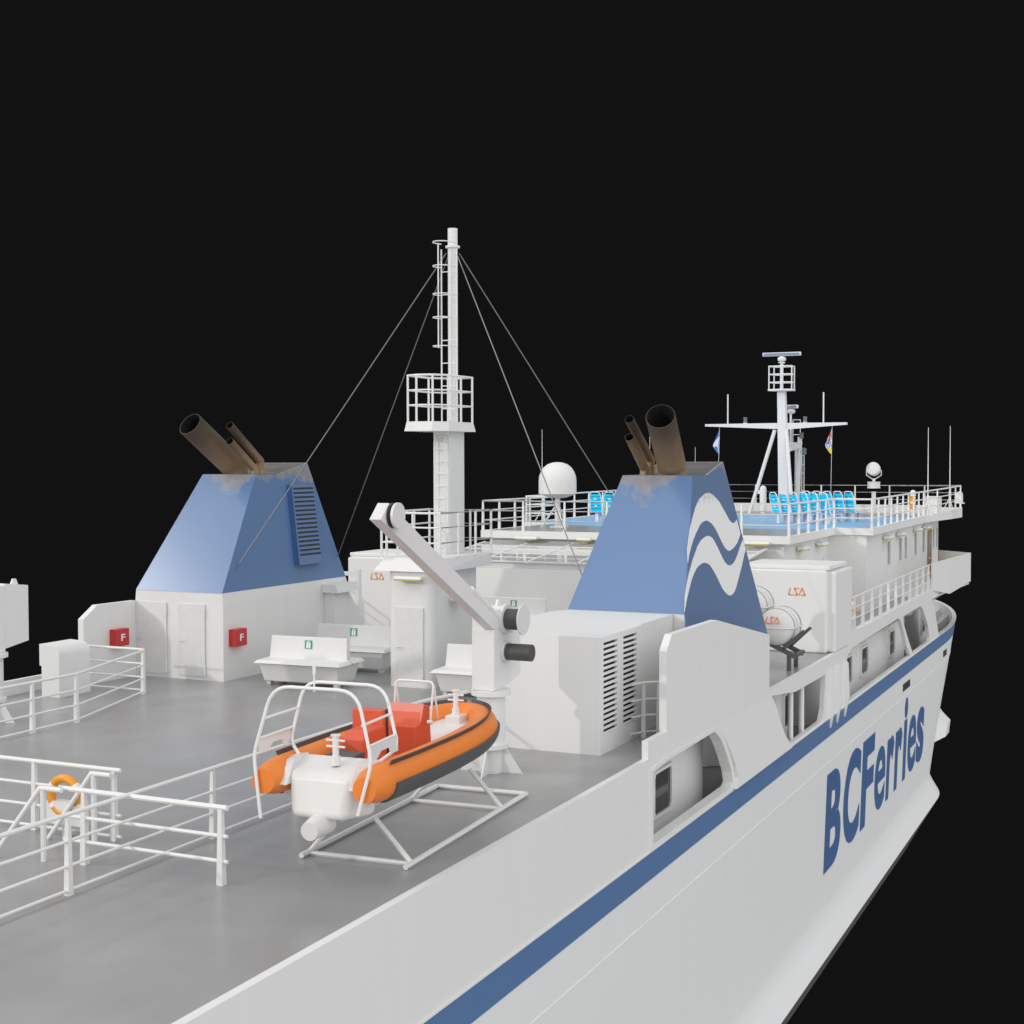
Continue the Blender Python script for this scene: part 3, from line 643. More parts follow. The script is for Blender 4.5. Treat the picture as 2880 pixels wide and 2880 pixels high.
bench('white double bench seen between the portal frame and the tower', -3.9, 38.0, 0.05, 2.2)

# ================================================================== LOUVRED VENT HOUSE
t = thing('vent_house', 'large white ventilation house with two tall louvre panels, right of the davit', 'vent house', (5.6, 26, 0))
mb = MB(); mb.prism([(4.55, 23.84), (6.90, 23.84), (6.90, 28.17), (4.55, 28.17), (4.34, 27.7), (4.34, 24.2)], 'z', 0, 2.10); mb.build('walls', M['wall'], t)
mb = MB(); mb.prism([(4.55, 23.84), (6.97, 23.84), (6.97, 26.1), (6.90, 26.1), (6.90, 28.17), (4.55, 28.17), (4.34, 27.7), (4.34, 24.2)], 'z', 2.101, 2.14); mb.build('roof', M['white'], t)
# frame around louvres on starboard face
fr = plate('louvre_frame', [[(23.84, 0.0), (26.10, 0.0), (26.10, 2.10), (23.84, 2.10)]], [[(24.0, .34), (24.72, .34), (24.72, 2.03), (24.0, 2.03)], [(25.03, .34), (25.77, .34), (25.77, 2.03), (25.03, 2.03)]], .068, lambda a, b, c: (6.936 + c, a, b), M['wall'], t)
for y0, y1 in ((24.0, 24.72), (25.03, 25.77)):
    mb = MB(); mb.box(6.903, y0, .34, 6.906, y1, 2.03); bk = mb.build('louvre_back', M['slot'], t)
    mb = MB(); n = 17
    for k in range(n):
        z = .345 + k * (1.685 / n)
        mb.hull8([(6.908, y0, z), (6.965, y0, z), (6.965, y1, z), (6.908, y1, z)], [(6.908, y0, z+.030), (6.962, y0, z+.050), (6.962, y1, z+.050), (6.908, y1, z+.030)])
    mb.build('louvre_slats', M['white'], t)
railing('short curved white railing between the louvres and the side screen', [(6.975, 25.45), (7.12, 25.80), (7.24, 25.93), (7.36, 26.0), (7.42, 26.12), (7.42, 27.0)], [(7.11, 25.79), (7.34, 26.0)], 0.0, [1.06, .74, .43, .11], r=.03, rp=.04)
# port locker
t = thing('deck_locker', 'white locker with a rounded top standing by the port railing', 'locker', (-6.7, 25.2, 0))
arc = [(-6.46, 0.0), (-6.46, .96)] + [(-6.46 - .22 + .22*math.cos(a), .96 + .22*math.sin(a)) for a in [PI/2*k/6 for k in range(1, 7)]] + [(-7.04, 1.20), (-7.04, .71), (-6.98, .70), (-6.98, 0)]
mb = MB(); mb.prism(arc, 'y', 24.7, 25.72); mb.build('body', M['white'], t, .006)

# ================================================================== DAVITS
def davit(label, x, sd):
    t = thing('boat_davit', label, 'davit', (x, 21.85, 0), 'boat davits')
    X = lambda a: x + a * sd
    y = 21.85
    MB().lathe([(.20, 0), (.205, .42)], (x, y, 0), seg=32).build('lower_column', M['white'], t)
    MB().lathe([(.2, .421), (.30, .422), (.30, .50), (.25, .505)], (x, y, 0), seg=32).build('flange', M['white'], t)
    MB().lathe([(.245, .506), (.245, 1.33)], (x, y, 0), seg=32).build('column', M['white'], t)
    MB().lathe([(.24, 1.331), (.34, 1.332), (.34, 1.42), (.22, 1.43)], (x, y, 0), seg=32).build('slew_ring', M['white'], t)
    for k in range(4):
        a = R(8 + 90 * k); c, s = math.cos(a), math.sin(a); n = Vector((-s, c, 0)) * .012
        q = [(.19, 0), (.56, 0), (.27, .42), (.19, .42)]
        MB().hull8([Vector((x + c*p, y + s*p, z)) - n for p, z in q], [Vector((x + c*p, y + s*p, z)) + n for p, z in q]).build('gusset', M['white'], t)
    MB().box(X(-.24), 21.60, 1.431, X(.18), 22.02, 2.47).build('housing', M['wall'], t, .008)
    hd = MB().hull8([(X(-.24), 22.021, 1.50), (X(.18), 22.021, 1.46), (X(.18), 22.68, 1.60), (X(-.24), 22.68, 1.60)], [(X(-.24), 22.021, 2.84), (X(.18), 22.021, 2.84), (X(.18), 22.68, 2.76), (X(-.24), 22.68, 2.76)]).build('winch_box', M['wall'], t, .006)
    MB().box(X(-.24), 21.62, 2.471, X(.18), 22.019, 2.80).build('arm_seat', M['wall'], t)
    mb = MB(); mb.prism([(22.3, 2.79), (22.5, 2.79), (22.44, 2.91), (22.36, 2.91)], 'x', X(-.14), X(-.10)); mb.build('lifting_lug', M['white'], t)
    # boom raked up and aft over the boat
    a0, a1 = Vector((0, 21.72, 2.42)), Vector((0, 17.82, 4.48)); d = (a1 - a0).normalized(); n = Vector((0, -d.z, d.y)); n = n if n.z > 0 else -n
    H = .28; xa, xb = X(-.01), X(.182)
    p = [a0, a1, a1 + n*H*0.95 + Vector((0, .12, 0)), a0 + n*H]
    MB().hull8([(xa, q.y, q.z) for q in p], [(xb, q.y, q.z) for q in p]).build('boom', M['arm'], t, .006)
    q0 = a0 + n*(H+.004) - d*.55; q1 = a0 + n*(H+.004) + d*1.2
    MB().tube([(X(.15), q0.y, q0.z-.03), (X(.15), q1.y, q1.z)], .055, 12).build('hydraulic_ram', M['white'], t)
    # sheave at the boom tip
    c = Vector((0, 18.16, 4.53))
    MB().lathe([(.13, 0), (.13, .09)], (X(.183), c.y, c.z) , 'x', 28).build('sheave_groove', M['black'], t) if sd > 0 else None
    if sd > 0:
        MB().lathe([(.19, .07), (.19, .11)], (X(.185), c.y, c.z), 'x', 28).build('sheave_disc', M['disc'], t)
        MB().lathe([(.185, -.01), (.185, .012)], (X(.187), c.y, c.z), 'x', 28).build('sheave_back', M['black'], t)
        # winch drum and hydraulic motor
        MB().lathe([(.26, 0), (.26, .05)], (X(.185), 22.02, 2.62), 'x', 12).build('drum_flange', M['disc'], t)
        MB().lathe([(.18, 0), (.18, .30)], (X(.23), 22.02, 2.62), 'x', 28).build('drum', M['black'], t)
        MB().lathe([(.26, .0), (.26, .025)], (X(.52), 22.02, 2.62), 'x', 28).build('drum_disc', M['disc'], t)
        MB().lathe([(.19, 0), (.19, .05)], (X(.185), 22.02, 2.06), 'x', 28).build('motor_ring', M['disc'], t)
        MB().lathe([(.145, 0), (.145, .46)], (X(.235), 22.02, 2.06), 'x', 28).build('motor', M['black'], t)
    return t
davit('white boat davit with raised boom and black winch drums beside the orange boat', 5.74, 1)
davit('white boat davit cut off at the left, behind the port railing', -5.65, -1)
# ================================================================== RESCUE BOAT (local frame, then turned slightly)
def rescue_boat():
    B0 = Vector((6.56, 15.0, 0)); A = R(3.4); ca, sa = math.cos(A), math.sin(A)
    def P(x, y, z): return (B0.x + ca*x - sa*y, B0.y + sa*x + ca*y, z)
    t = thing('rescue_boat', 'orange inflatable rescue boat with red console and white roll bars, resting below the davit', 'rescue boat', (6.56, 15, 0))
    def TP(s):   # half plan of the tube centreline: s 0..1
        pass
    half = [(.71, .45, 1.27), (.73, 1.2, 1.26), (.74, 2.0, 1.255), (.73, 2.7, 1.25), (.69, 3.35, 1.25), (.60, 3.95, 1.26), (.46, 4.42, 1.275), (.29, 4.72, 1.29), (.12, 4.84, 1.30), (0, 4.86, 1.30)]
    full = half + [(-x, y, z) for x, y, z in half[-2::-1]]
    def sm(pts, n=6):     # Catmull-Rom smoothing
        out = []
        for i in range(len(pts)-1):
            p0 = Vector(pts[max(i-1,0)]); p1 = Vector(pts[i]); p2 = Vector(pts[i+1]); p3 = Vector(pts[min(i+2, len(pts)-1)])
            for k in range(n):
                u = k/n; out.append(.5*((2*p1)+(-p0+p2)*u+(2*p0-5*p1+4*p2-p3)*u*u+(-p0+3*p1-3*p2+p3)*u**3))
        out.append(Vector(pts[-1])); return out
    path = sm(full); wp = [P(*p) for p in path]; RB = .235
    tb = MB().tube(wp, RB, 24); tb = tb.build('tube', M['orange'], t)
    for sx in (-1, 1):
        MB().tube([P(sx*.71, .452, 1.27), P(sx*.715, .25, 1.265), P(sx*.72, .03, 1.255), P(sx*.72, .0, 1.255)], [RB, .225, .165, .16], 24).build('tube_end', M['orange'], t)
    # grey rubbing fender wrapped round the outer lower quarter
    nP = len(path)
    def frame(i):
        a = path[max(i-1,0)]; b = path[min(i+1,nP-1)]; d = (b-a); d.z = 0; d.normalize(); return Vector((d.y, -d.x, 0))
    def band(nm, a0, a1, r0, r1, m, i0=0, i1=nP-1, k=8):
        mb = MB(); bm = mb.bm; rings = []
        for i in range(i0, i1+1):
            o = frame(i); o = o if True else -o; c = path[i]; ring = []
            if o.dot(Vector((c.x, c.y-2.5, 0))) < 0: o = -o
            for rr, seq in ((r1, range(k+1)), (r0, range(k, -1, -1))):
                for j in seq:
                    an = R(a0 + (a1-a0)*j/k); q = c + o*(rr*math.cos(an)) + Vector((0,0,rr*math.sin(an))); ring.append(bm.verts.new(P(*q)))
            rings.append(ring)
        for a, b in zip(rings, rings[1:]):
            n = len(a)
            for j in range(n): bm.faces.new([a[j], a[(j+1)%n], b[(j+1)%n], b[j]]).smooth = True
        bm.faces.new(rings[0]); bm.faces.new(rings[-1][::-1])
        return mb.build(nm, m, t)
    band('fender', -88, 2, RB-.02, RB+.035, M['fender'], 0, nP-1)
    i0, i1 = 1, nP//2 - 2
    band('strake', 62, 66, RB-.01, RB+.062, M['strake'], i0, i1, 2)
    band('strake', 62, 66, RB-.01, RB+.062, M['strake'], nP-1-i1, nP-2, 2)
    # V hull
    mb = MB(); bm = mb.bm; rings = []
    for y, b, zc, zk in ((.45, .72, 1.15, .62), (1.5, .74, 1.13, .60), (2.6, .73, 1.12, .62), (3.5, .64, 1.13, .70), (4.2, .46, 1.15, .84), (4.62, .22, 1.18, 1.0), (4.78, .03, 1.22, 1.14)):
        rings.append([bm.verts.new(P(*q)) for q in ((-b, y, zc), (-b*.95, y, zc-.12), (-b*.5, y, zk+(zc-zk)*.38), (0, y, zk), (b*.5, y, zk+(zc-zk)*.38), (b*.95, y, zc-.12), (b, y, zc))])
    for a, b in zip(rings, rings[1:]):
        for j in range(6): bm.faces.new([a[j], a[j+1], b[j+1], b[j]]).smooth = True
    bm.faces.new(rings[0]); mb.build('boat_hull', M['boatwhite'], t)
    # inner deck with a raised, sloping foredeck
    mb = MB(); bm = mb.bm
    fl = [(-.62, .5), (-.62, 3.3), (-.52, 3.7), (.52, 3.7), (.62, 3.3), (.62, .5)]
    mb.prism([P(x, y, 0)[:2] for x, y in fl], 'z', 1.0, 1.08)
    mb.build('floor', M['boatwhite'], t)
    mb = MB(); fd = [(-.58, 3.1), (-.54, 3.6), (-.44, 4.1), (-.30, 4.45), (-.12, 4.62), (.12, 4.62), (.30, 4.45), (.44, 4.1), (.54, 3.6), (.58, 3.1)]
    zt = lambda y: 1.22 + .12*min(1, max(0, (y-3.35)/1.0))
    mb.hull8([P(x, y, 1.02) for x, y in fd], [P(x, y, zt(y) if y > 3.4 else 1.10) for x, y in fd]); mb.build('foredeck', M['boatwhite'], t)
    # sloping stern cover between the tube ends
    mb = MB()
    mb.hull8([P(-.36, .10, .80), P(.36, .10, .80), P(.60, .6, .80), P(-.60, .6, .80)], [P(-.47, .20, 1.36), P(.47, .20, 1.36), P(.62, .72, 1.52), P(-.62, .72, 1.52)])
    mb.build('stern_cover', M['boatwhite'], t, .09, 5)
    MB().tube([P(0, .30, .74), P(0, -.10, .70)], [.17, .12], 16).build('water_jet', M['boatwhite'], t)
    MB().hull8([P(-.70, .10, 1.20), P(-.44, .10, 1.20), P(-.44, .70, 1.2), P(-.70, .70, 1.2)], [P(-.60, .40, 1.48), P(-.44, .30, 1.52), P(-.44, .70, 1.52), P(-.62, .66, 1.5)]).build('quarter_pad', M['boatwhite'], t, .02)
    MB().hull8([P(.44, .10, 1.20), P(.70, .10, 1.20), P(.70, .70, 1.2), P(.44, .70, 1.2)], [P(.44, .30, 1.52), P(.60, .40, 1.48), P(.62, .66, 1.5), P(.44, .70, 1.52)]).build('quarter_pad', M['boatwhite'], t, .02)
    # roll bars
    def arcpts(L, n=5):
        out = []
        for i, p in enumerate(L):
            if len(p) == 4:
                p0 = Vector(L[i-1][:3]); q = Vector(p[:3]); p1 = Vector(L[i+1][:3]); r = p[3]
                a = q + (p0-q).normalized()*r; b = q + (p1-q).normalized()*r
                for k in range(n+1):
                    u = k/n; out.append((1-u)**2*a + 2*u*(1-u)*q + u*u*b)
            else: out.append(Vector(p))
        return out
    rear = arcpts([(-.72, -.06, .80), (-.84, -.02, 1.60, .14), (-.58, .02, 2.48, .26), (.62, .02, 2.48, .26), (.84, -.02, 1.62, .14), (.66, -.05, .95)])
    front = arcpts([(-.52, .62, 1.46), (-.78, .80, 1.62, .12), (-.60, .86, 2.42, .24), (.58, .86, 2.42, .24), (.80, .80, 1.64, .14), (.56, .62, 1.44)])
    bar = lambda nm, L, r: MB().tube([P(*p) for p in L], r, 12).build(nm, M['rail'], t)
    bar('roll_bar', rear, .023); bar('roll_bar', front, .023)
    for sx in (-1, 1):
        for z, e in ((2.06, .70), (1.80, .775)):
            mb = MB(); mb.tube([P(sx*e, 0, z), P(sx*(e-.02), .83, z+.01)], .018, 8); mb.build('rung', M['rail'], t)
        q = [(0, 1.785), (.83, 1.795), (.83, 1.60), (.62, 1.60), (.58, 1.69), (.35, 1.69), (.25, 1.62), (0.0, 1.60)]
        mb = MB(); mb.hull8([P(sx*.775, y, z) for y, z in q], [P(sx*.785, y, z) for y, z in q]); mb.build('side_plate', M['boatwhite'], t)
    MB().tube([P(.02, .02, 2.44), P(.02, .02, 2.74)], .012, 8).tube([P(.02, .02, 2.66), P(.02, .02, 2.76)], .022, 10).build('stern_light', M['rail'], t)
    # bollards
    for (x, y, z) in ((.10, .42, 1.46), (.05, 4.34, 1.44)):
        bo = MB().tube([P(x, y, z-.02), P(x, y, z+.36)], .042, 16).tube([P(x, y, z+.36), P(x, y, z+.375)], .065, 16).tube([P(x, y, z-.02), P(x, y, z+.1)], .06, 6).build('bollard', M['rail'], t)
        MB().tube([P(x-.13, y, z+.22), P(x+.13, y, z+.22)], .015, 8).tube([P(x-.13, y, z+.30), P(x+.13, y, z+.30)], .015, 8).build('cross_pin', M['rail'], bo)
    MB().prism([P(-.07, 4.2, 0)[:2], P(.17, 4.2, 0)[:2], P(.17, 4.48, 0)[:2], P(-.07, 4.48, 0)[:2]], 'z', 1.20, 1.435).build('bollard_base', M['boatwhite'], t, .01)
    # red console, seat and cushion
    def wedge(nm, x0, x1, prof_, m, bev=.015):
        mb = MB(); mb.hull8([P(x0, y, z) for y, z in prof_], [P(x1, y, z) for y, z in prof_]); return mb.build(nm, m, t, bev)
    wedge('console', -.36, .20, [(2.55, 1.04), (3.15, 1.04), (3.05, 1.80), (2.85, 1.83), (2.72, 1.58), (2.60, 1.56)], M['boatred'])
    wedge('console_top', -.365, .205, [(2.735, 1.605), (2.855, 1.843), (2.86, 1.835), (2.745, 1.59)][::-1], M['boatpink'], 0)
    wedge('seat_back', -.50, -.02, [(2.0, 1.05), (2.16, 1.05), (2.10, 1.88), (2.0, 1.88)], M['boatred'])
    wedge('seat_back_edge', -.018, .0, [(2.13, 1.05), (2.17, 1.05), (2.115, 1.885), (2.08, 1.885)], M['strake'], 0)
    wedge('seat_box', -.32, .02, [(1.35, 1.05), (2.0, 1.05), (2.0, 1.68), (1.45, 1.68), (1.36, 1.60)], M['boatred'], .03)
    wedge('engine_box', -.20, .42, [(.75, 1.05), (1.9, 1.05), (1.9, 1.30), (.75, 1.34)], M['boatred'], .02)
    wedge('cushion', -.33, .10, [(.88, 1.37), (1.24, 1.37), (1.24, 1.46), (.88, 1.46)], M['fender'], .02)
    wedge('bulkhead', .30, .42, [(1.9, 1.05), (2.9, 1.05), (2.9, 1.25), (1.9, 1.32)], M['boatred'], .01)
    hoop = arcpts([(-.30, 2.9, 1.50), (-.27, 2.92, 2.16, .08), (.33, 2.92, 2.16, .08), (.28, 2.9, 1.56)])
    bar('console_hoop', hoop, .017)
    MB().tube([P(-.30, 3.1, 1.60), P(-.27, 2.94, 2.1)], .014, 8).tube([P(.31, 3.1, 1.60), P(.33, 2.94, 2.1)], .014, 8).tube([P(.29, 2.80, 1.60), P(.36, 2.80, 1.60)], .03, 10).build('hoop_stay', M['rail'], t)
    return P
BP = rescue_boat()
t = thing('boat_cradle', 'white steel cradle frame on deck under the orange boat', 'cradle', (6.3, 17.5, 0))
for y in (1.2, 4.4):
    a = [BP(-.7, y, 0), BP(.75, y, 0)]
    for (x0, z0, x1, z1) in ((-.75, .03, .8, .03), (-.75, .03, -.25, .60), (.8, .03, .25, .60)):
        MB().tube([BP(x0, y, z0), BP(x1, y, z1)], .035, 6).build('cross_member', M['white'], t)
for x in (-.75, .8): MB().tube([BP(x, 1.0, .04), BP(x, 5.4, .04)], .04, 6).build('runner', M['white'], t)
MB().tube([BP(-.75, 5.4, .04), BP(.8, 5.4, .04)], .04, 6).build('runner', M['white'], t)

# ================================================================== RAILINGS on the aft deck
Hh_ = [1.0, .67, .36, .06]
railing('curved white four-bar railing on the port side of the open deck', [(-4.0, 9.0), (-4.0, 18), (-4.0, 22.45), (-4.03, 22.65), (-5.10, 25.9), (-5.2, 26.08), (-5.35, 26.12), (-7.15, 26.12)],
        [(-4.0, y) for y in (12.5, 14.7, 16.9, 19.1, 21.27, 22.51)] + [(-5.13, 25.97)], 0, Hh_, r=.03, rp=.038)
railing('long white railing running between the open deck and the orange boat', [(4.05, 9.0), (4.05, 22.3), (4.08, 22.65), (4.34, 23.75)],
        [(4.05, y) for y in (11.2, 13.4, 16.3, 18.4, 20.4, 22.4)], 0, Hh_, r=.03, rp=.036)
railing('white railing across the deck at the lower left, above the stairwell', [(-4.2, 15.63), (2.98, 15.63)], [(-2.5, 15.63), (-.55, 15.63), (1.40, 15.63), (2.86, 15.63)], 0, Hh_, r=.032, rp=.038)
t = thing('stair_handrail', 'white stair handrail whose short level top end points right, behind the other handrail', 'handrail', (2.68, 15.4, 0), 'stair handrails')
MB().tube([(1.3, 15.2, -.9), (2.66, 15.40, .98), (3.0, 15.40, .98)], .035, 10).build('rail', M['rail'], t); MB().tube([(2.70, 15.40, 0), (2.70, 15.40, .95)], .04, 8).build('post', M['rail'], t)
t = thing('stair_handrail', 'white stair handrail in front with its level end left of the orange ring', 'handrail', (2.66, 14.42, 0), 'stair handrails')
MB().tube([(1.3, 14.1, -.9), (2.65, 14.42, .98), (3.02, 14.42, .98)], .035, 10).build('rail', M['rail'], t); MB().tube([(2.70, 14.42, -.2), (2.70, 14.42, .95)], .04, 8).build('post', M['rail'], t)
railing('near white railing at the lower left edge below the orange ring', [(2.95, 14.53), (5.6, 14.53)], [(3.3, 14.53), (5.5, 14.53)], 0, [.98, .62, .30], r=.036, rp=.04)
t = thing('life_ring', 'orange life ring held in a white bracket behind the lower left railings', 'life ring', (2.15, 15.45, .6))
mb = MB(); c = Vector((2.13, 15.45, .60)); mb.tube([c + Vector((.25*math.cos(a), 0, .25*math.sin(a))) for a in [2*PI*k/32 for k in range(32)]], .062, 14, closed=True); mb.build('ring', M['ring'], t)
for a in (2.55, .6, 5.7, 3.75):
    MB().tube([c + Vector((.25*math.cos(a+e), 0, .25*math.sin(a+e))) for e in (-.14, -.05, .05, .14)], .066, 14).build('white_band', M['signwhite'], t)
t = thing('ring_bracket', 'white box bracket with curved cradle under the orange life ring', 'bracket', (2.15, 15.45, .1))
MB().box(1.83, 15.40, .20, 2.48, 15.55, .52).build('tray', M['white'], t); MB().box(2.1, 15.42, 0, 2.2, 15.5, .2).build('post', M['white'], t)

# forward starboard rail on the coaming
railing('white side railing on the coaming between the big locker and the bridge wing', [(7.84, 41.68), (7.84, 56.6)], [(7.84, y) for y in (42.1, 43.44, 44.9, 46.3, 47.7, 49.1, 50.55, 52.0, 53.5, 54.9, 56.2)], .33, [1.0, .68, .36], r=.024, rp=.045)
railing('far white side railing on the port coaming, seen past the tower', [(-7.84, 32.4), (-7.84, 56.6)], along((-7.84, 32.6), (-7.84, 56), 14), .33, [1.0, .68, .36], r=.028, rp=.045)
o = MB().box(-HB+.01, 32.3, .005, -HB+.16, 57, .33).build('coaming', M['white']); tag(o, 'low white coaming along the port deck edge', 'coaming')
o = MB().box(HB-.125, 41.7, .005, HB-.20, 57, .328).build('coaming', M['white']); tag(o, 'low white coaming under the starboard side railing, forward of the locker', 'coaming')

# ================================================================== LIFEBOAT-SHED LOCKERS lettered LSA
for sd, lb in ((1, 'big white locker stencilled LSA behind the raft canister'), (-1, 'big white locker stencilled LSA at the far port side, behind the tower')):
    t = thing('life_saving_locker', lb, 'locker', (sd*6.6, 40.4, 0), 'white lockers stencilled LSA')
    X = lambda a: a * sd
    MB().box(X(5.05), 39.19, 0, X(7.66), 41.65, 2.30).build('body', M['wall'], t, .05, 3)
    MB().box(X(7.60), 39.42, .004, X(7.874), 41.68, 2.26).build('side_door', M['wall'], t, .06, 3)
    MB().box(X(5.2), 39.3, 2.301, X(7.72), 41.55, 2.42).build('lid', M['white'], t, .03)
    x0 = 6.62 if sd > 0 else -6.86
    lsa(lambda a, b, c: (x0 + a, 39.185 - c, 1.60 + b), t, .205, .026)

# life raft canisters on a raked black rack
def raft(label, cx, cy, cz, Lx=.55):
    t = thing('life_raft_canister', label, 'life raft', (cx, cy, cz), 'life raft canisters')
    RR = .47
    prof = [(0.0, -.66), (.16, -.65), (.30, -.60), (.40, -.52), (RR, -.40), (RR, -.22), (RR+.02, -.20), (RR+.02, -.15), (RR, -.13), (RR, .13), (RR+.02, .15), (RR+.02, .2), (RR, .22), (RR, .40), (.40, .52), (.30, .60), (.16, .65), (0, .66)]
    MB().lathe(prof, (cx, cy, cz), 'y', 28).build('shell', M['boatwhite'], t)
    for s in (-.34, -.28, .28, .34)[::3]:
        MB().tube([(cx + (RR+.012)*math.cos(a), cy + s, cz + (RR+.012)*math.sin(a)) for a in [2*PI*k/24 for k in range(24)]], .006, 4, closed=True).build('strap', M['black'], t)
    mb = MB(); seam = []
    for r, h in prof: seam.append((r + .02, h))
    pts = [(cx + r, cy + h, cz) for r, h in seam] + [(cx - r, cy + h, cz) for r, h in seam[::-1]]
    mb.tube(pts, .022, 6, closed=True); mb.build('seam', M['boatwhite'], t)
    # stencil laid on the domed end
    def mp(a, b, c):
        r = math.hypot(a, b); h = -.66
        for (r0, h0), (r1, h1) in zip(prof, prof[1:]):
            if r0 <= r <= r1 and r1 > r0: h = h0 + (h1-h0)*(r-r0)/(r1-r0); break
        return (cx + a, cy + h - .014 - c, cz + b)
    lsa(lambda a, b, c: mp(a - .21, b + .13, c), t, .165, .022)
    return t
raft('lower white life raft canister stencilled LSA on the black rack', 7.17, 36.0, 1.09)
raft('upper white life raft canister half hidden by the emblem funnel', 6.35, 36.4, 1.55)
t = thing('raft_rack', 'dark steel raked rack holding the white raft canisters', 'rack', (7.4, 36, 0))
for y in (35.62, 36.36):
    MB().box(7.46, y-.045, 0, 7.56, y+.045, .48).build('leg', M['grey'], t)
    MB().hull8([(7.72, y-.05, .40), (7.68, y-.05, .30), (5.9, y-.05, 1.12), (5.94, y-.05, 1.24)], [(7.72, y+.05, .40), (7.68, y+.05, .30), (5.9, y+.05, 1.12), (5.94, y+.05, 1.24)]).build('skid', M['grey'], t)
    MB().hull8([(7.32, y-.05, .58), (7.40, y-.05, .52), (7.92, y-.05, 1.02), (7.86, y-.05, 1.06)], [(7.32, y+.05, .58), (7.40, y+.05, .52), (7.92, y+.05, 1.02), (7.86, y+.05, 1.06)]).build('stop_arm', M['grey'], t)
MB().tube([(7.68, 35.6, .40), (7.68, 36.4, .40)], .06, 10).build('roller', M['grey'], t)
MB().box(5.95, 35.6, 0, 6.05, 36.4, 1.1).build('rear_leg', M['grey'], t)

# ================================================================== MIDSHIP WALL AND GLASS CANOPY
t = thing('lounge_block', 'low white deckhouse wall under the glazed canopy amidships', 'deckhouse', (0, 42, 0))
MB().prism([(-4.6, 40.3), (4.0, 40.3), (4.9, 41.0), (4.9, 44.3), (-5.2, 44.3), (-5.2, 41.0)], 'z', 0, 1.98).build('walls', M['wall'], t)
MB().prism([(-5.0, 40.55), (4.4, 40.55), (4.7, 44.3), (-5.0, 44.3)], 'z', 1.981, 2.16).build('upstand', M['white'], t)
def cz_(y): return 2.20 + (y - 40.4) * .098
t = thing('glass_canopy', 'glazed canopy with white bars sloping up to the bridge deck', 'canopy', (0, 42, 2.2))
for i in range(6):
    x0 = -5.2 + i*1.65; x1 = x0 + 1.60
    MB().hull8([(x0, 40.4, cz_(40.4)), (x1, 40.4, cz_(40.4)), (x1, 44.15, cz_(44.15)), (x0, 44.15, cz_(44.15))], [(x0, 40.4, cz_(40.4)+.012), (x1, 40.4, cz_(40.4)+.012), (x1, 44.15, cz_(44.15)+.012), (x0, 44.15, cz_(44.15)+.012)]).build('glass_pane', M['glass'], t)
for i in range(7):
    x = -5.225 + i*1.65; MB().hull8([(x-.025, 40.35, cz_(40.35)-.03), (x+.025, 40.35, cz_(40.35)-.03), (x+.025, 44.16, cz_(44.16)-.03), (x-.025, 44.16, cz_(44.16)-.03)], [(x-.025, 40.35, cz_(40.35)+.03), (x+.025, 40.35, cz_(40.35)+.03), (x+.025, 44.16, cz_(44.16)+.03), (x-.025, 44.16, cz_(44.16)+.03)]).build('glazing_bar', M['rail'], t)
for y in (40.4, 41.15, 41.9, 42.65, 43.4):
    MB().box(-5.2, y-.012, cz_(y)-.02, 4.68, y+.012, cz_(y)+.026).build('cross_bar', M['rail'], t)

# ================================================================== BRIDGE HOUSE
ROOF = [(5.42, 44.2), (5.42, 50.8), (6.75, 50.8), (6.75, 62.5), (7.25, 66.8), (7.40, 69.2), (-7.40, 69.2), (-7.25, 66.8), (-6.75, 62.5), (-6.75, 50.8), (-5.42, 50.8), (-5.42, 44.2)]
t = thing('bridge_house', 'white bridge deckhouse with narrow side windows and an overhanging roof deck', 'deckhouse', (0, 57, 0))
MB().prism([(-5.15, 44.45), (5.15, 44.45), (5.15, 51.0), (-5.15, 51.0)], 'z', 0, 2.705).build('aft_walls', M['wall'], t)
MB().prism([(-6.5, 50.9), (6.5, 50.9), (6.5, 67.95), (5.0, 68.6), (-5.0, 68.6), (-6.5, 67.95)], 'z', 0, 2.70).build('wheelhouse_walls', M['wall'], t)
MB().prism(ROOF, 'z', 2.71, 2.94).build('roof_fascia', M['white'], t)
# raised lip round the edge
mb = MB(); bm = mb.bm
ins = [(x*(1 - .12/abs(x)), y + (.12 if y < 60 else -.12)) for x, y in ROOF]
lz = lambda y: 2.965 if y < 60 else 2.965 + (y-60)*.022
rings = [[bm.verts.new((x, y, z(y))) for x, y in src] for src, z in ((ROOF, lambda y: 2.941), (ROOF, lz), (ins, lz), (ins, lambda y: 2.941))]
for a, b in zip(rings, rings[1:]):
    for j in range(len(a)): bm.faces.new([a[j], a[(j+1)%len(a)], b[(j+1)%len(a)], b[j]])
mb.build('roof_lip', M['white'], t)
MB().box(-6.4, 66.9, 2.95, 6.4, 67.05, 3.32).build('dodger', M['white'], t)
for y0, y1 in ((54.84, 55.52), (57.4, 58.08), (58.7, 59.28), (61.1, 61.7), (63.2, 63.85), (66.14, 66.68), (67.1, 67.66)):
    w_ = MB().poly([(6.508, y0, 1.38), (6.508, y1, 1.38), (6.508, y1, 2.28), (6.508, y0, 2.28)]).build('window', M['winpale'], t)
    plate('frame', [[(y0-.05, 1.33), (y1+.05, 1.33), (y1+.05, 2.33), (y0-.05, 2.33)]], [[(y0, 1.38), (y1, 1.38), (y1, 2.28), (y0, 2.28)]], .04, lambda a, b, c: (6.515 + c, a, b), M['wall'], w_)
d = MB().box(6.502, 64.75, .1, 6.54, 65.8, 2.28).build('door', M['brown'], t, .01)
MB().box(6.541, 65.0, 1.38, 6.545, 65.6, 2.1).build('pane', M['winpale'], d); MB().box(6.541, 64.85, 1.02, 6.60, 65.0, 1.06).build('handle', M['disc'], d)
MB().box(5.152, 50.0, 0, 5.18, 50.75, 1.95).build('door', M['door'], t)
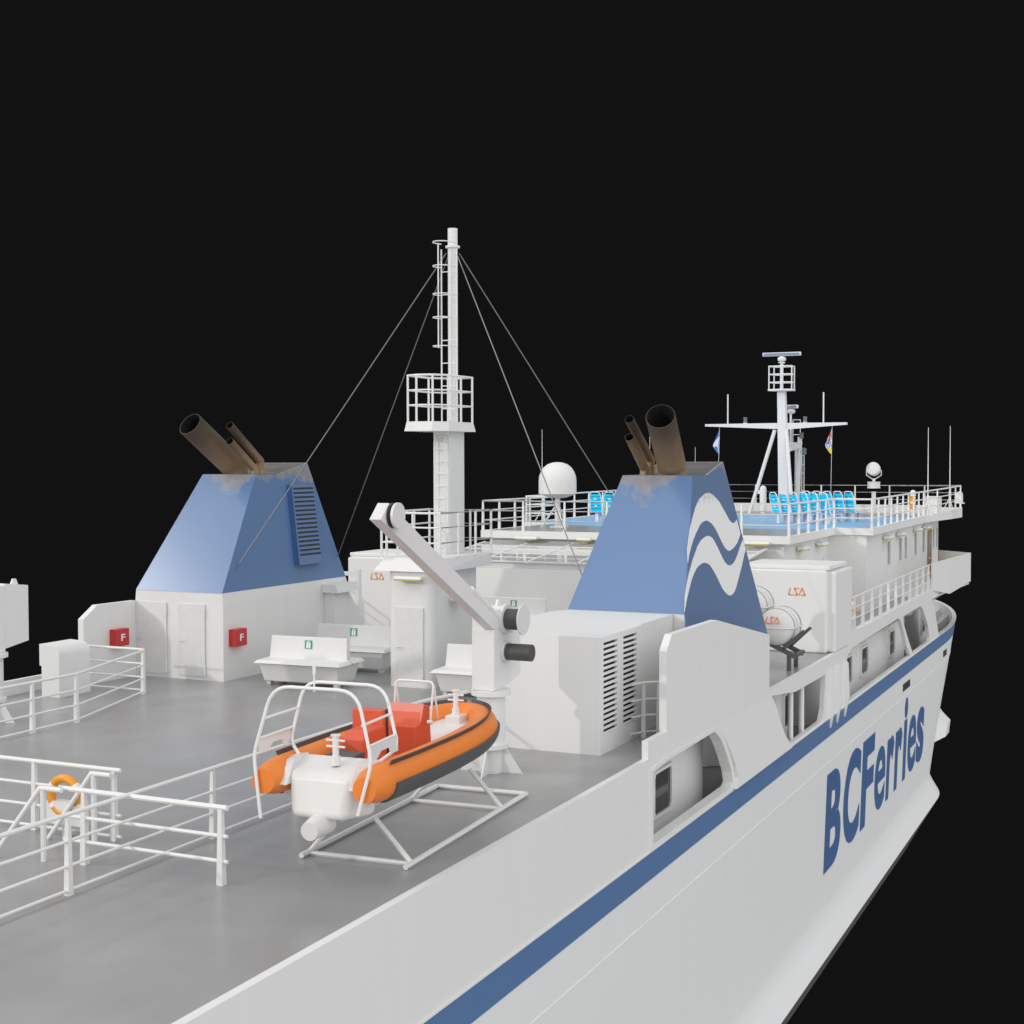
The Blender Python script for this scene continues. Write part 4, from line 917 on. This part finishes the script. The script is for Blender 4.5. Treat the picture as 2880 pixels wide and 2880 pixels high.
for k, y in enumerate((54.3, 57.1, 61.2, 63.6)):
    bulk_lamp('yellow-lensed lamp on the wheelhouse wall, %s' % ['over the window nearest the stern', 'over the second window from the stern', 'just aft of the fourth window', 'over the fifth window, next to the brown door'][k], 6.5, y, 2.42, .85, dirn=(1, 0), sc_=1.25)
for k, y in enumerate((46.4, 49.2)):
    bulk_lamp('yellow-lensed lamp on the short side wall under the roof corner, %s' % ['the lower aft one', 'the forward one'][k], 5.15, y, 2.42, .85, dirn=(1, 0), sc_=1.25)
for k, x in enumerate((-3.62, 4.40, -1.5)):
    bulk_lamp('long yellow lamp on the aft roof edge, %s' % ['below the white satellite dome', 'right of the emblem funnel', 'beside the left slope of the emblem funnel'][k], x, 44.2, 2.70, .80 if k < 2 else .5)
# deck surfaces on the roof
struct(MB().prism([(-5.3, 44.32), (5.3, 44.32), (5.3, 50.92), (6.63, 50.92), (6.63, 62.4), (7.1, 66.8), (7.2, 69.0), (-7.2, 69.0), (-7.1, 66.8), (-6.63, 62.4), (-6.63, 50.92), (-5.3, 50.92)], 'z', 2.9415, 2.95).build('roof_deck', M['deck']))
struct(MB().prism([(-5.3, 49.2), (5.3, 49.2), (5.3, 50.93), (6.62, 50.93), (6.62, 61.8), (-6.62, 61.8), (-6.62, 50.93), (-5.3, 50.93)], 'z', 2.951, 2.955).build('blue_deck_area', M['deckblue']))
# bridge wing bulwarks
for sd, lb in ((1, 'white bridge wing bulwark jutting out over the starboard bow'), (-1, 'white bridge wing bulwark on the far port side')):
    t = thing('bridge_wing', lb, 'bridge wing', (sd*7.9, 58, 0))
    pl_ = [(7.88, 57.0), (8.15, 59.8), (8.42, 64.2), (6.9, 65.6)]
    for k, ((x0, y0), (x1, y1)) in enumerate(zip(pl_, pl_[1:])):
        n = Vector((y1-y0, -(x1-x0), 0)).normalized() * -.06
        zb0, zb1 = [(.30, -.06), (-.06, .12), (.12, .12)][k]; zt0, zt1 = [(1.36, 1.37), (1.37, 1.36), (1.36, 1.36)][k]
        MB().hull8([(sd*x0, y0, zb0), (sd*x1, y1, zb1), (sd*(x1+n.x), y1+n.y, zb1), (sd*(x0+n.x), y0+n.y, zb0)], [(sd*x0, y0, zt0), (sd*x1, y1, zt1), (sd*(x1+n.x), y1+n.y, zt1), (sd*(x0+n.x), y0+n.y, zt0)]).build('bulwark', M['wall'], t)
    MB().prism([(sd*6.5, 57), (sd*7.86, 57), (sd*8.1, 59.8), (sd*8.36, 64.2), (sd*6.9, 65.5), (sd*6.5, 65.5)], 'z', .004, .03).build('wing_deck', M['wall'], t)

# roof railings
zr = lambda x, y: 2.95 if y < 60 else 2.95 + (y-60)*.022
top_path = [(5.36, 44.26), (5.36, 50.86), (6.69, 50.86), (6.69, 62.4), (7.18, 66.8), (7.33, 69.1), (-7.33, 69.1), (-7.18, 66.8), (-6.69, 62.4), (-6.69, 50.86), (-5.36, 50.86), (-5.36, 44.26)]
posts = []
n_ = len(top_path)
for i in range(n_):
    a, b = top_path[i], top_path[(i+1) % n_]; L = math.dist(a, b); k = max(1, round(L / (1.35 if L < 10 else 1.6)))
    if i == 3: k = 2
    if i == 2: k = 9
    if i == 4: k = 2
    for j in range(k): posts.append((a[0]+(b[0]-a[0])*j/k, a[1]+(b[1]-a[1])*j/k))
railing('white three-bar railing all round the bridge roof deck', top_path, posts, zr, [1.03, .70, .36], r=.032, rp=.036, closed=True)

# ------------------------------------------------------------------ seats on the roof deck
def seat_row(n, x0, y0, dx, yaw, desc):
    grp = 'bright blue slatted chairs on the roof deck'
    ordn = ['leftmost', 'second from the left', 'third from the left', 'fourth from the left', 'fifth from the left', 'rightmost']
    c, s_ = math.cos(yaw), math.sin(yaw)
    for i in range(n):
        x = x0 + i*dx; z = 2.955
        od = ordn[i] if i < n-1 else 'rightmost'
        t = thing('deck_chair', 'blue slatted chair with white frame, %s in %s' % (od, desc), 'chair', (x, y0, z), grp)
        def P(a, b, h): return (x + c*a - s_*b, y0 + s_*a + c*b, z + h)
        w2 = .235; yb = lambda h: -.06 - .18*(h-.38)/.79
        def bx(a0, b0, h0, a1, b1, h1, nm, m): return MB().hull8([P(a0, b0, h0), P(a1, b0, h0), P(a1, b1, h0), P(a0, b1, h0)], [P(a0, b0, h1), P(a1, b0, h1), P(a1, b1, h1), P(a0, b1, h1)]).build(nm, m, t)
        pts = [(-w2, .36), (-w2-.01, .95), (-w2+.02, 1.10), (-w2+.10, 1.18), (w2-.10, 1.18), (w2-.02, 1.10), (w2+.01, .95), (w2, .36)]
        MB().tube([P(a, yb(h), h) for a, h in pts], .021, 6).build('back_frame', M['rail'], t)
        mb = MB()
        for k in range(6):
            h = .42 + k*.117
            mb.hull8([P(-w2+.01, yb(h), h), P(w2-.01, yb(h), h), P(w2-.01, yb(h)+.02, h), P(-w2+.01, yb(h)+.02, h)], [P(-w2+.01, yb(h+.1), h+.100), P(w2-.01, yb(h+.1), h+.100), P(w2-.01, yb(h+.1)+.02, h+.100), P(-w2+.01, yb(h+.1)+.02, h+.100)])
        mb.build('back_slats', M['cyan'], t)
        bx(-.045, yb(.6)-.035, .60, .045, yb(.6)-.008, .66, 'bracket', M['rail']); bx(-.045, yb(.88)-.035, .88, .045, yb(.88)-.008, .94, 'bracket', M['rail'])
        bx(-w2+.01, -.02, .36, w2-.01, .46, .39, 'seat', M['seatblue'])
        MB().tube([P(-w2, -.04, .36), P(-w2, .48, .36), P(w2, .48, .36), P(w2, -.04, .36)], .018, 6).build('seat_frame', M['rail'], t)
        for sy in (.04, .36): bx(-.10, sy, 0, .04, sy+.05, .36, 'leg', M['rail'])
seat_row(6, 2.54, 53.9, .385, R(-38), 'the nearer right-hand row')
seat_row(5, 3.16, 56.6, .42, R(-32), 'the farther right-hand row')
seat_row(3, -4.28, 52.3, .60, 0, 'the row by the dome')

# ------------------------------------------------------------------ satellite dome
t = thing('satellite_dome', 'big white satellite dome on a braced pedestal at the port corner of the roof', 'satellite dome', (-3.72, 47, 2.95))
MB().lathe([(.62, 4.16), (.68, 4.18), (.68, 4.62), (.665, 4.80), (.60, 4.98), (.50, 5.13), (.36, 5.24), (.18, 5.30), (0, 5.32)], (-3.72, 47, 0), seg=20).build('radome', M['white'], t)
MB().lathe([(.0, 4.02), (.30, 4.04), (.62, 4.16)], (-3.72, 47, 0), seg=20).build('underside', M['white'], t)
MB().lathe([(.10, 2.96), (.095, 4.05)], (-3.72, 47, 0), seg=16).build('pedestal', M['white'], t)
MB().box(-3.98, 46.9, 2.956, -3.46, 47.1, 3.02).build('foot', M['white'], t)
for dx, dy in ((-.6, -.1), (.35, -.35), (.1, .7)): MB().tube([(-3.72+dx*.1, 47+dy*.1, 3.75), (-3.72+dx, 47+dy, 2.96)], .035, 8).build('brace', M['white'], t)

# ------------------------------------------------------------------ forward radar mast
t = thing('radar_mast', 'white radar mast with a crossbar yard and a rotating scanner on top', 'mast', (0.33, 63.2, 2.95))
cx = .30; Y = 63.3
MB().hull8([(cx-.06, Y-.24, 2.956), (cx+.40, Y-.24, 2.956), (cx+.40, Y+.24, 2.956), (cx-.06, Y+.24, 2.956)], [(cx-.17, Y-.17, 8.50), (cx+.18, Y-.17, 8.50), (cx+.18, Y+.17, 8.50), (cx-.17, Y+.17, 8.50)]).build('trunk', M['white'], t, .02)
MB().hull8([(-3.23, Y-.13, 6.95), (-.1, Y-.13, 6.77), (.6, Y-.13, 6.77), (3.23, Y-.13, 6.95), (3.23, Y+.13, 6.95), (-3.23, Y+.13, 6.95)], [(-3.23, Y-.13, 7.05), (-.1, Y-.13, 7.06), (.6, Y-.13, 7.06), (3.23, Y-.13, 7.05), (3.23, Y+.13, 7.05), (-3.23, Y+.13, 7.05)]).build('yard', M['white'], t)
MB().prism([(cx-.54, Y-.35), (cx+.1, Y-.48), (cx+.56, Y-.3), (cx+.54, Y+.35), (cx-.48, Y+.4)], 'z', 8.50, 8.58).build('scanner_platform', M['white'], t)
mb = MB(); cg = [(cx-.50, Y-.31), (cx+.1, Y-.43), (cx+.52, Y-.26), (cx+.50, Y+.31), (cx-.44, Y+.36)]
for z in (9.60, 9.24, 8.88): mb.tube([(x, y, z) for x, y in cg], .03, 6, closed=True)
mb.build('platform_rail', M['rail'], t)
for x, y in cg: MB().tube([(x, y, 8.58), (x, y, 9.6)], .032, 6).build('rail_post', M['rail'], t)
MB().tube([(cx, Y, 8.5), (cx, Y, 9.8)], .075, 12).build('scanner_post', M['white'], t)
MB().lathe([(.08, 9.74), (.16, 9.75), (.16, 9.79), (.08, 9.80), (.18, 9.86), (.20, 9.93), (.16, 10.02), (.08, 10.04), (.06, 10.07)], (cx, Y, 0), seg=10).build('scanner_gearbox', M['white'], t)
def scanner(t, x, y, z, L, a):
    c, s = math.cos(a), math.sin(a)
    MB().tube([(x-L*c, y-L*s, z), (x+L*c, y+L*s, z)], .085, 8).build('scanner_bar', M['white'], t)
    n = Vector((s, -c, 0)) * .075
    MB().hull8([Vector((x-L*.93*c, y-L*.93*s, z-.05)) + n, Vector((x+L*.93*c, y+L*.93*s, z-.05)) + n, Vector((x+L*.93*c, y+L*.93*s, z+.05)) + n, Vector((x-L*.93*c, y-L*.93*s, z+.05)) + n],
               [Vector((x-L*.93*c, y-L*.93*s, z-.05)) + n*1.25, Vector((x+L*.93*c, y+L*.93*s, z-.05)) + n*1.25, Vector((x+L*.93*c, y+L*.93*s, z+.05)) + n*1.25, Vector((x-L*.93*c, y-L*.93*s, z+.05)) + n*1.25]).build('scanner_face', M['radarblue'], t)
scanner(t, cx, Y, 10.15, .86, .03)
for sx, yb in ((-1.25, 63.0), (1.15, 62.0)): MB().tube([(cx+sx*.22, Y-.1, 6.75), (cx+sx*(1.10 if sx < 0 else .72), yb, 2.98)], .085, 12).build('leg_strut', M['white'], t)
for s in (-1, 1):
    MB().tube([(s*2.19, Y, 7.05), (s*2.19, Y, 8.40)], .032, 8).build('whip_aerial', M['white'], t)
    MB().lathe([(.10, 7.056), (.10, 7.09), (.06, 7.10)], (s*1.37, Y, 0), seg=12).build('light_base', M['white'], t)
    MB().lathe([(.09, 7.10), (.095, 7.16), (.075, 7.22), (.095, 7.28), (.09, 7.34)], (s*1.37, Y, 0), seg=12).build('navigation_light', M['lampglass'], t)
# second small scanner mast just forward, with its ladder
t = thing('scanner_mast', 'slim white ladder mast with a small scanner right behind the radar mast', 'mast', (.95, 64.4, 2.95))
MB().tube([(.80, 64.3, 2.96), (.90, 64.3, 6.45)], .10, 12).build('pole', M['white'], t)
MB().hull8([(.35, 64.1, 5.75), (.95, 64.1, 5.95), (.95, 64.4, 5.95), (.35, 64.4, 5.75)], [(.35, 64.1, 6.2), (1.0, 64.1, 6.2), (1.0, 64.4, 6.2), (.35, 64.4, 6.2)]).build('bracket', M['white'], t)
mb = MB()
for x in (.60, .94): mb.tube([(x, 64.2, 6.2), (x, 64.2, 7.22)], .022, 6)
for z in (6.55, 6.9, 7.22): mb.tube([(.60, 64.2, z), (.94, 64.2, z)], .022, 6)
mb.build('guard_rail', M['rail'], t)
MB().tube([(.50, 64.2, 6.2), (.50, 64.2, 7.5)], .05, 8).build('scanner_post', M['white'], t)
MB().lathe([(.10, 7.5), (.18, 7.56), (.20, 7.62), (.14, 7.70), (.06, 7.72)], (.52, 64.2, 0), seg=10).build('scanner_gearbox', M['white'], t)
scanner(t, .50, 64.2, 7.82, .36, -.35)
ladder(t, .74, .80, 64.1, 2.96, 5.95, .4, .02)
ladder(t, 1.02, 1.12, 64.2, 2.96, 5.95, .4, .02)
for x, z in ((1.0, 6.38), (1.14, 5.66)): MB().lathe([(.09, 0), (.095, .08), (.075, .14), (.095, .2), (.09, .26)], (x, 64.2, z), seg=12).build('navigation_light', M['lampglass'], t)

# flags on halyards under the yard
def flag(label, x, y, zt, zb, zend, kind):
    t = thing('signal_flag', label, 'flag', (x, y, zend), 'flags hanging under the yard')
    MB().tube([(x, y, zt), (x-.02, y, zb), (x-.06, y, zend)], .010, 5).build('halyard', M['flagwhite'], t)
    mb = MB(); bm = mb.bm; n = 14; m_ = 8; g = []
    for i in range(n+1):
        v = i/n; zc = zt - .05 - (zt-zb-.05)*v; row = []
        wd = .30 * (v / .66) ** .9 if v < .66 else .30 * max(0, (1 - v) / .34) ** .7
        for j in range(m_+1):
            u = j/m_; row.append(bm.verts.new((x - .02*v - wd*u, y + .05*math.sin(u*9+v*5)*wd*2, zc - u*.10)))
        g.append(row)
    for i in range(n):
        for j in range(m_):
            f = bm.faces.new([g[i][j], g[i+1][j], g[i+1][j+1], g[i][j+1]])
            u, v = j/m_, i/n
            if kind == 'blue': f.material_index = 1 if (abs(v - .38 - .15*u) < .07 or abs(v-.62) < .05 and u > .3 or (abs(u-.2) < .08 and v > .45)) else 0
            else: f.material_index = 3 if v > .74 else (2 if abs(u-.5) < .2 and v < .62 and v > .12 or abs(v-.35+u*.2) < .05 else (0 if (i + j*2) % 5 < 2 else 1))
    bm.normal_update()
    me = bpy.data.meshes.new('cloth'); bm.to_mesh(me); bm.free()
    link('cloth', me, [M['flagblue'], M['flagwhite'], M['flagred'], M['flagyellow']], t)
flag('blue and white flag hanging from the left end of the yard', -2.58, Y, 6.95, 5.76, 5.0, 'blue')
flag('red, white and blue flag with a yellow hem on the right end of the yard', 2.58, Y, 6.95, 5.74, 3.0, 'multi')

# searchlights
def searchlight(x, y, label):
    t = thing('searchlight', label, 'searchlight', (x, y, 2.95), 'twin searchlights')
    MB().lathe([(.10, 2.96), (.10, 3.95)], (x, y, 0), seg=12).build('pedestal', M['white'], t)
    MB().lathe([(.30, 4.10), (.30, 4.13), (.28, 4.135), (.28, 4.37), (.30, 4.375), (.30, 4.40)], (x, y, 0), seg=6).build('gearbox', M['white'], t)
    MB().lathe([(.06, 4.40), (.06, 4.55)], (x, y, 0), seg=10).build('neck', M['white'], t)
    for s in (-1, 1): MB().tube([(x, y, 4.48), (x+s*.33, y, 4.70), (x+s*.33, y, 4.93)], .025, 6).build('yoke', M['white'], t)
    d = Vector((0, -.9, .15)).normalized()
    mb = MB(); c = Vector((x, y, 4.96)); mb.tube([c - d*.26, c - d*.20, c - d*.05, c + d*.20, c + d*.27, c + d*.29], [.16, .24, .30, .31, .27, .12], 20); mb.build('lamp_drum', M['white'], t)
searchlight(3.95, 65.8, 'white round searchlight on a post right of the radar mast')
searchlight(-3.80, 65.8, 'white round searchlight peeping out beside the emblem funnel')

# small gear on the roof deck
def capsule(label, x, y, z0, z1, r, painted):
    t = thing('buoy_capsule' if painted else 'mushroom_vent', label, 'capsule' if painted else 'vent', (x, y, z0))
    MB().lathe([(r*.7, z0), (r*.7, z0+.12), (r, z0+.14), (r, z1-r), (r*.87, z1-r*.5), (r*.5, z1-r*.13), (0, z1)], (x, y, 0), seg=16).build('body', M['white'], t)
    if painted:
        MB().lathe([(r*.55, z0+.28), (r*1.02, z0+.29), (r*1.02, z0+.52), (r*.55, z0+.53)], (x, y-.02, 0), seg=16).build('orange_panel', M['ring'], t)
        MB().lathe([(r*.55, z0+.62), (r*1.02, z0+.63), (r*1.02, z0+.86), (r*.55, z0+.87)], (x, y-.02, 0), seg=16).build('orange_panel', M['ring'], t)
    else:
        MB().box(x-.22, y-.1, z1-.38, x-.05, y+.1, z1-.22).build('outlet', M['white'], t)
    return t
capsule('white round-topped capsule with orange panels by the starboard roof rail', 6.05, 63.6, 2.96, 4.08, .125, True)
capsule('white round-topped vent beside the slanting leg of the radar mast', -.45, 63.0, 2.96, 4.25, .15, False)
t = thing('gear_locker', 'square white box behind the starboard corner of the roof rail', 'box', (6.9, 65.2, 2.96)); MB().box(6.45, 64.3, 2.96, 6.98, 65.6, 3.74).build('body', M['white'], t, .03); MB().box(6.43, 64.28, 3.741, 7.0, 65.62, 3.77).build('lid', M['white'], t)
t = thing('side_light', 'small white hood lamp standing out beyond the roof rail corner', 'lamp', (7.6, 67.2, 3.3)); MB().prism([(7.36, 3.42), (7.36, 3.86), (7.50, 3.95), (7.62, 3.92), (7.66, 3.8), (7.66, 3.46), (7.74, 3.44), (7.74, 3.40)], 'y', 67.0, 67.4).build('hood', M['white'], t)
def whip(label, x, y, z0, z1, r=.03):
    t = thing('whip_antenna', label, 'antenna', (x, y, z0), 'tall whip antennas'); MB().tube([(x, y, z0), (x, y, z0+.9), (x, y, z0+.92), (x, y, z1)], [r*1.5, r*1.5, r*.8, r*.35], 8).build('whip', M['rail'], t)
    MB().tube([(x, y, z0+.62), (x-.25, y-.3, z0)], .02, 6).tube([(x, y, z0+.62), (x+.2, y-.3, z0)], .02, 6).build('brace', M['rail'], t)
whip('tall thin antenna rising over the white square box', 6.77, 63.0, 2.96, 6.78)
whip('tall thin antenna at the far right corner of the roof', 7.05, 67.6, 3.05, 6.95)
whip('tall thin antenna rising just left of the satellite dome', -5.2, 49.0, 2.96, 6.55, .02)
whip('thin antenna seen between the exhaust pipes of the emblem funnel', -5.85, 63.0, 2.96, 6.85, .02)
whip('short thin antenna over the dark top of the emblem funnel', -3.64, 63.0, 2.96, 6.0, .02)
t = thing('life_ring', 'orange and white life ring hung inside the starboard side railing by the big locker', 'life ring', (7.78, 42.0, .9))
c = Vector((7.76, 42.25, .92)); mb = MB(); mb.tube([c + Vector((0, .30*math.cos(a), .30*math.sin(a))) for a in [2*PI*k/28 for k in range(28)]], .06, 10, closed=True); mb.build('ring', M['ring'], t)
for a in (.8, 2.35, 3.9, 5.5): MB().tube([c + Vector((0, .30*math.cos(a+e), .30*math.sin(a+e))) for e in (-.2, 0, .2)], .064, 10).build('white_band', M['signwhite'], t)
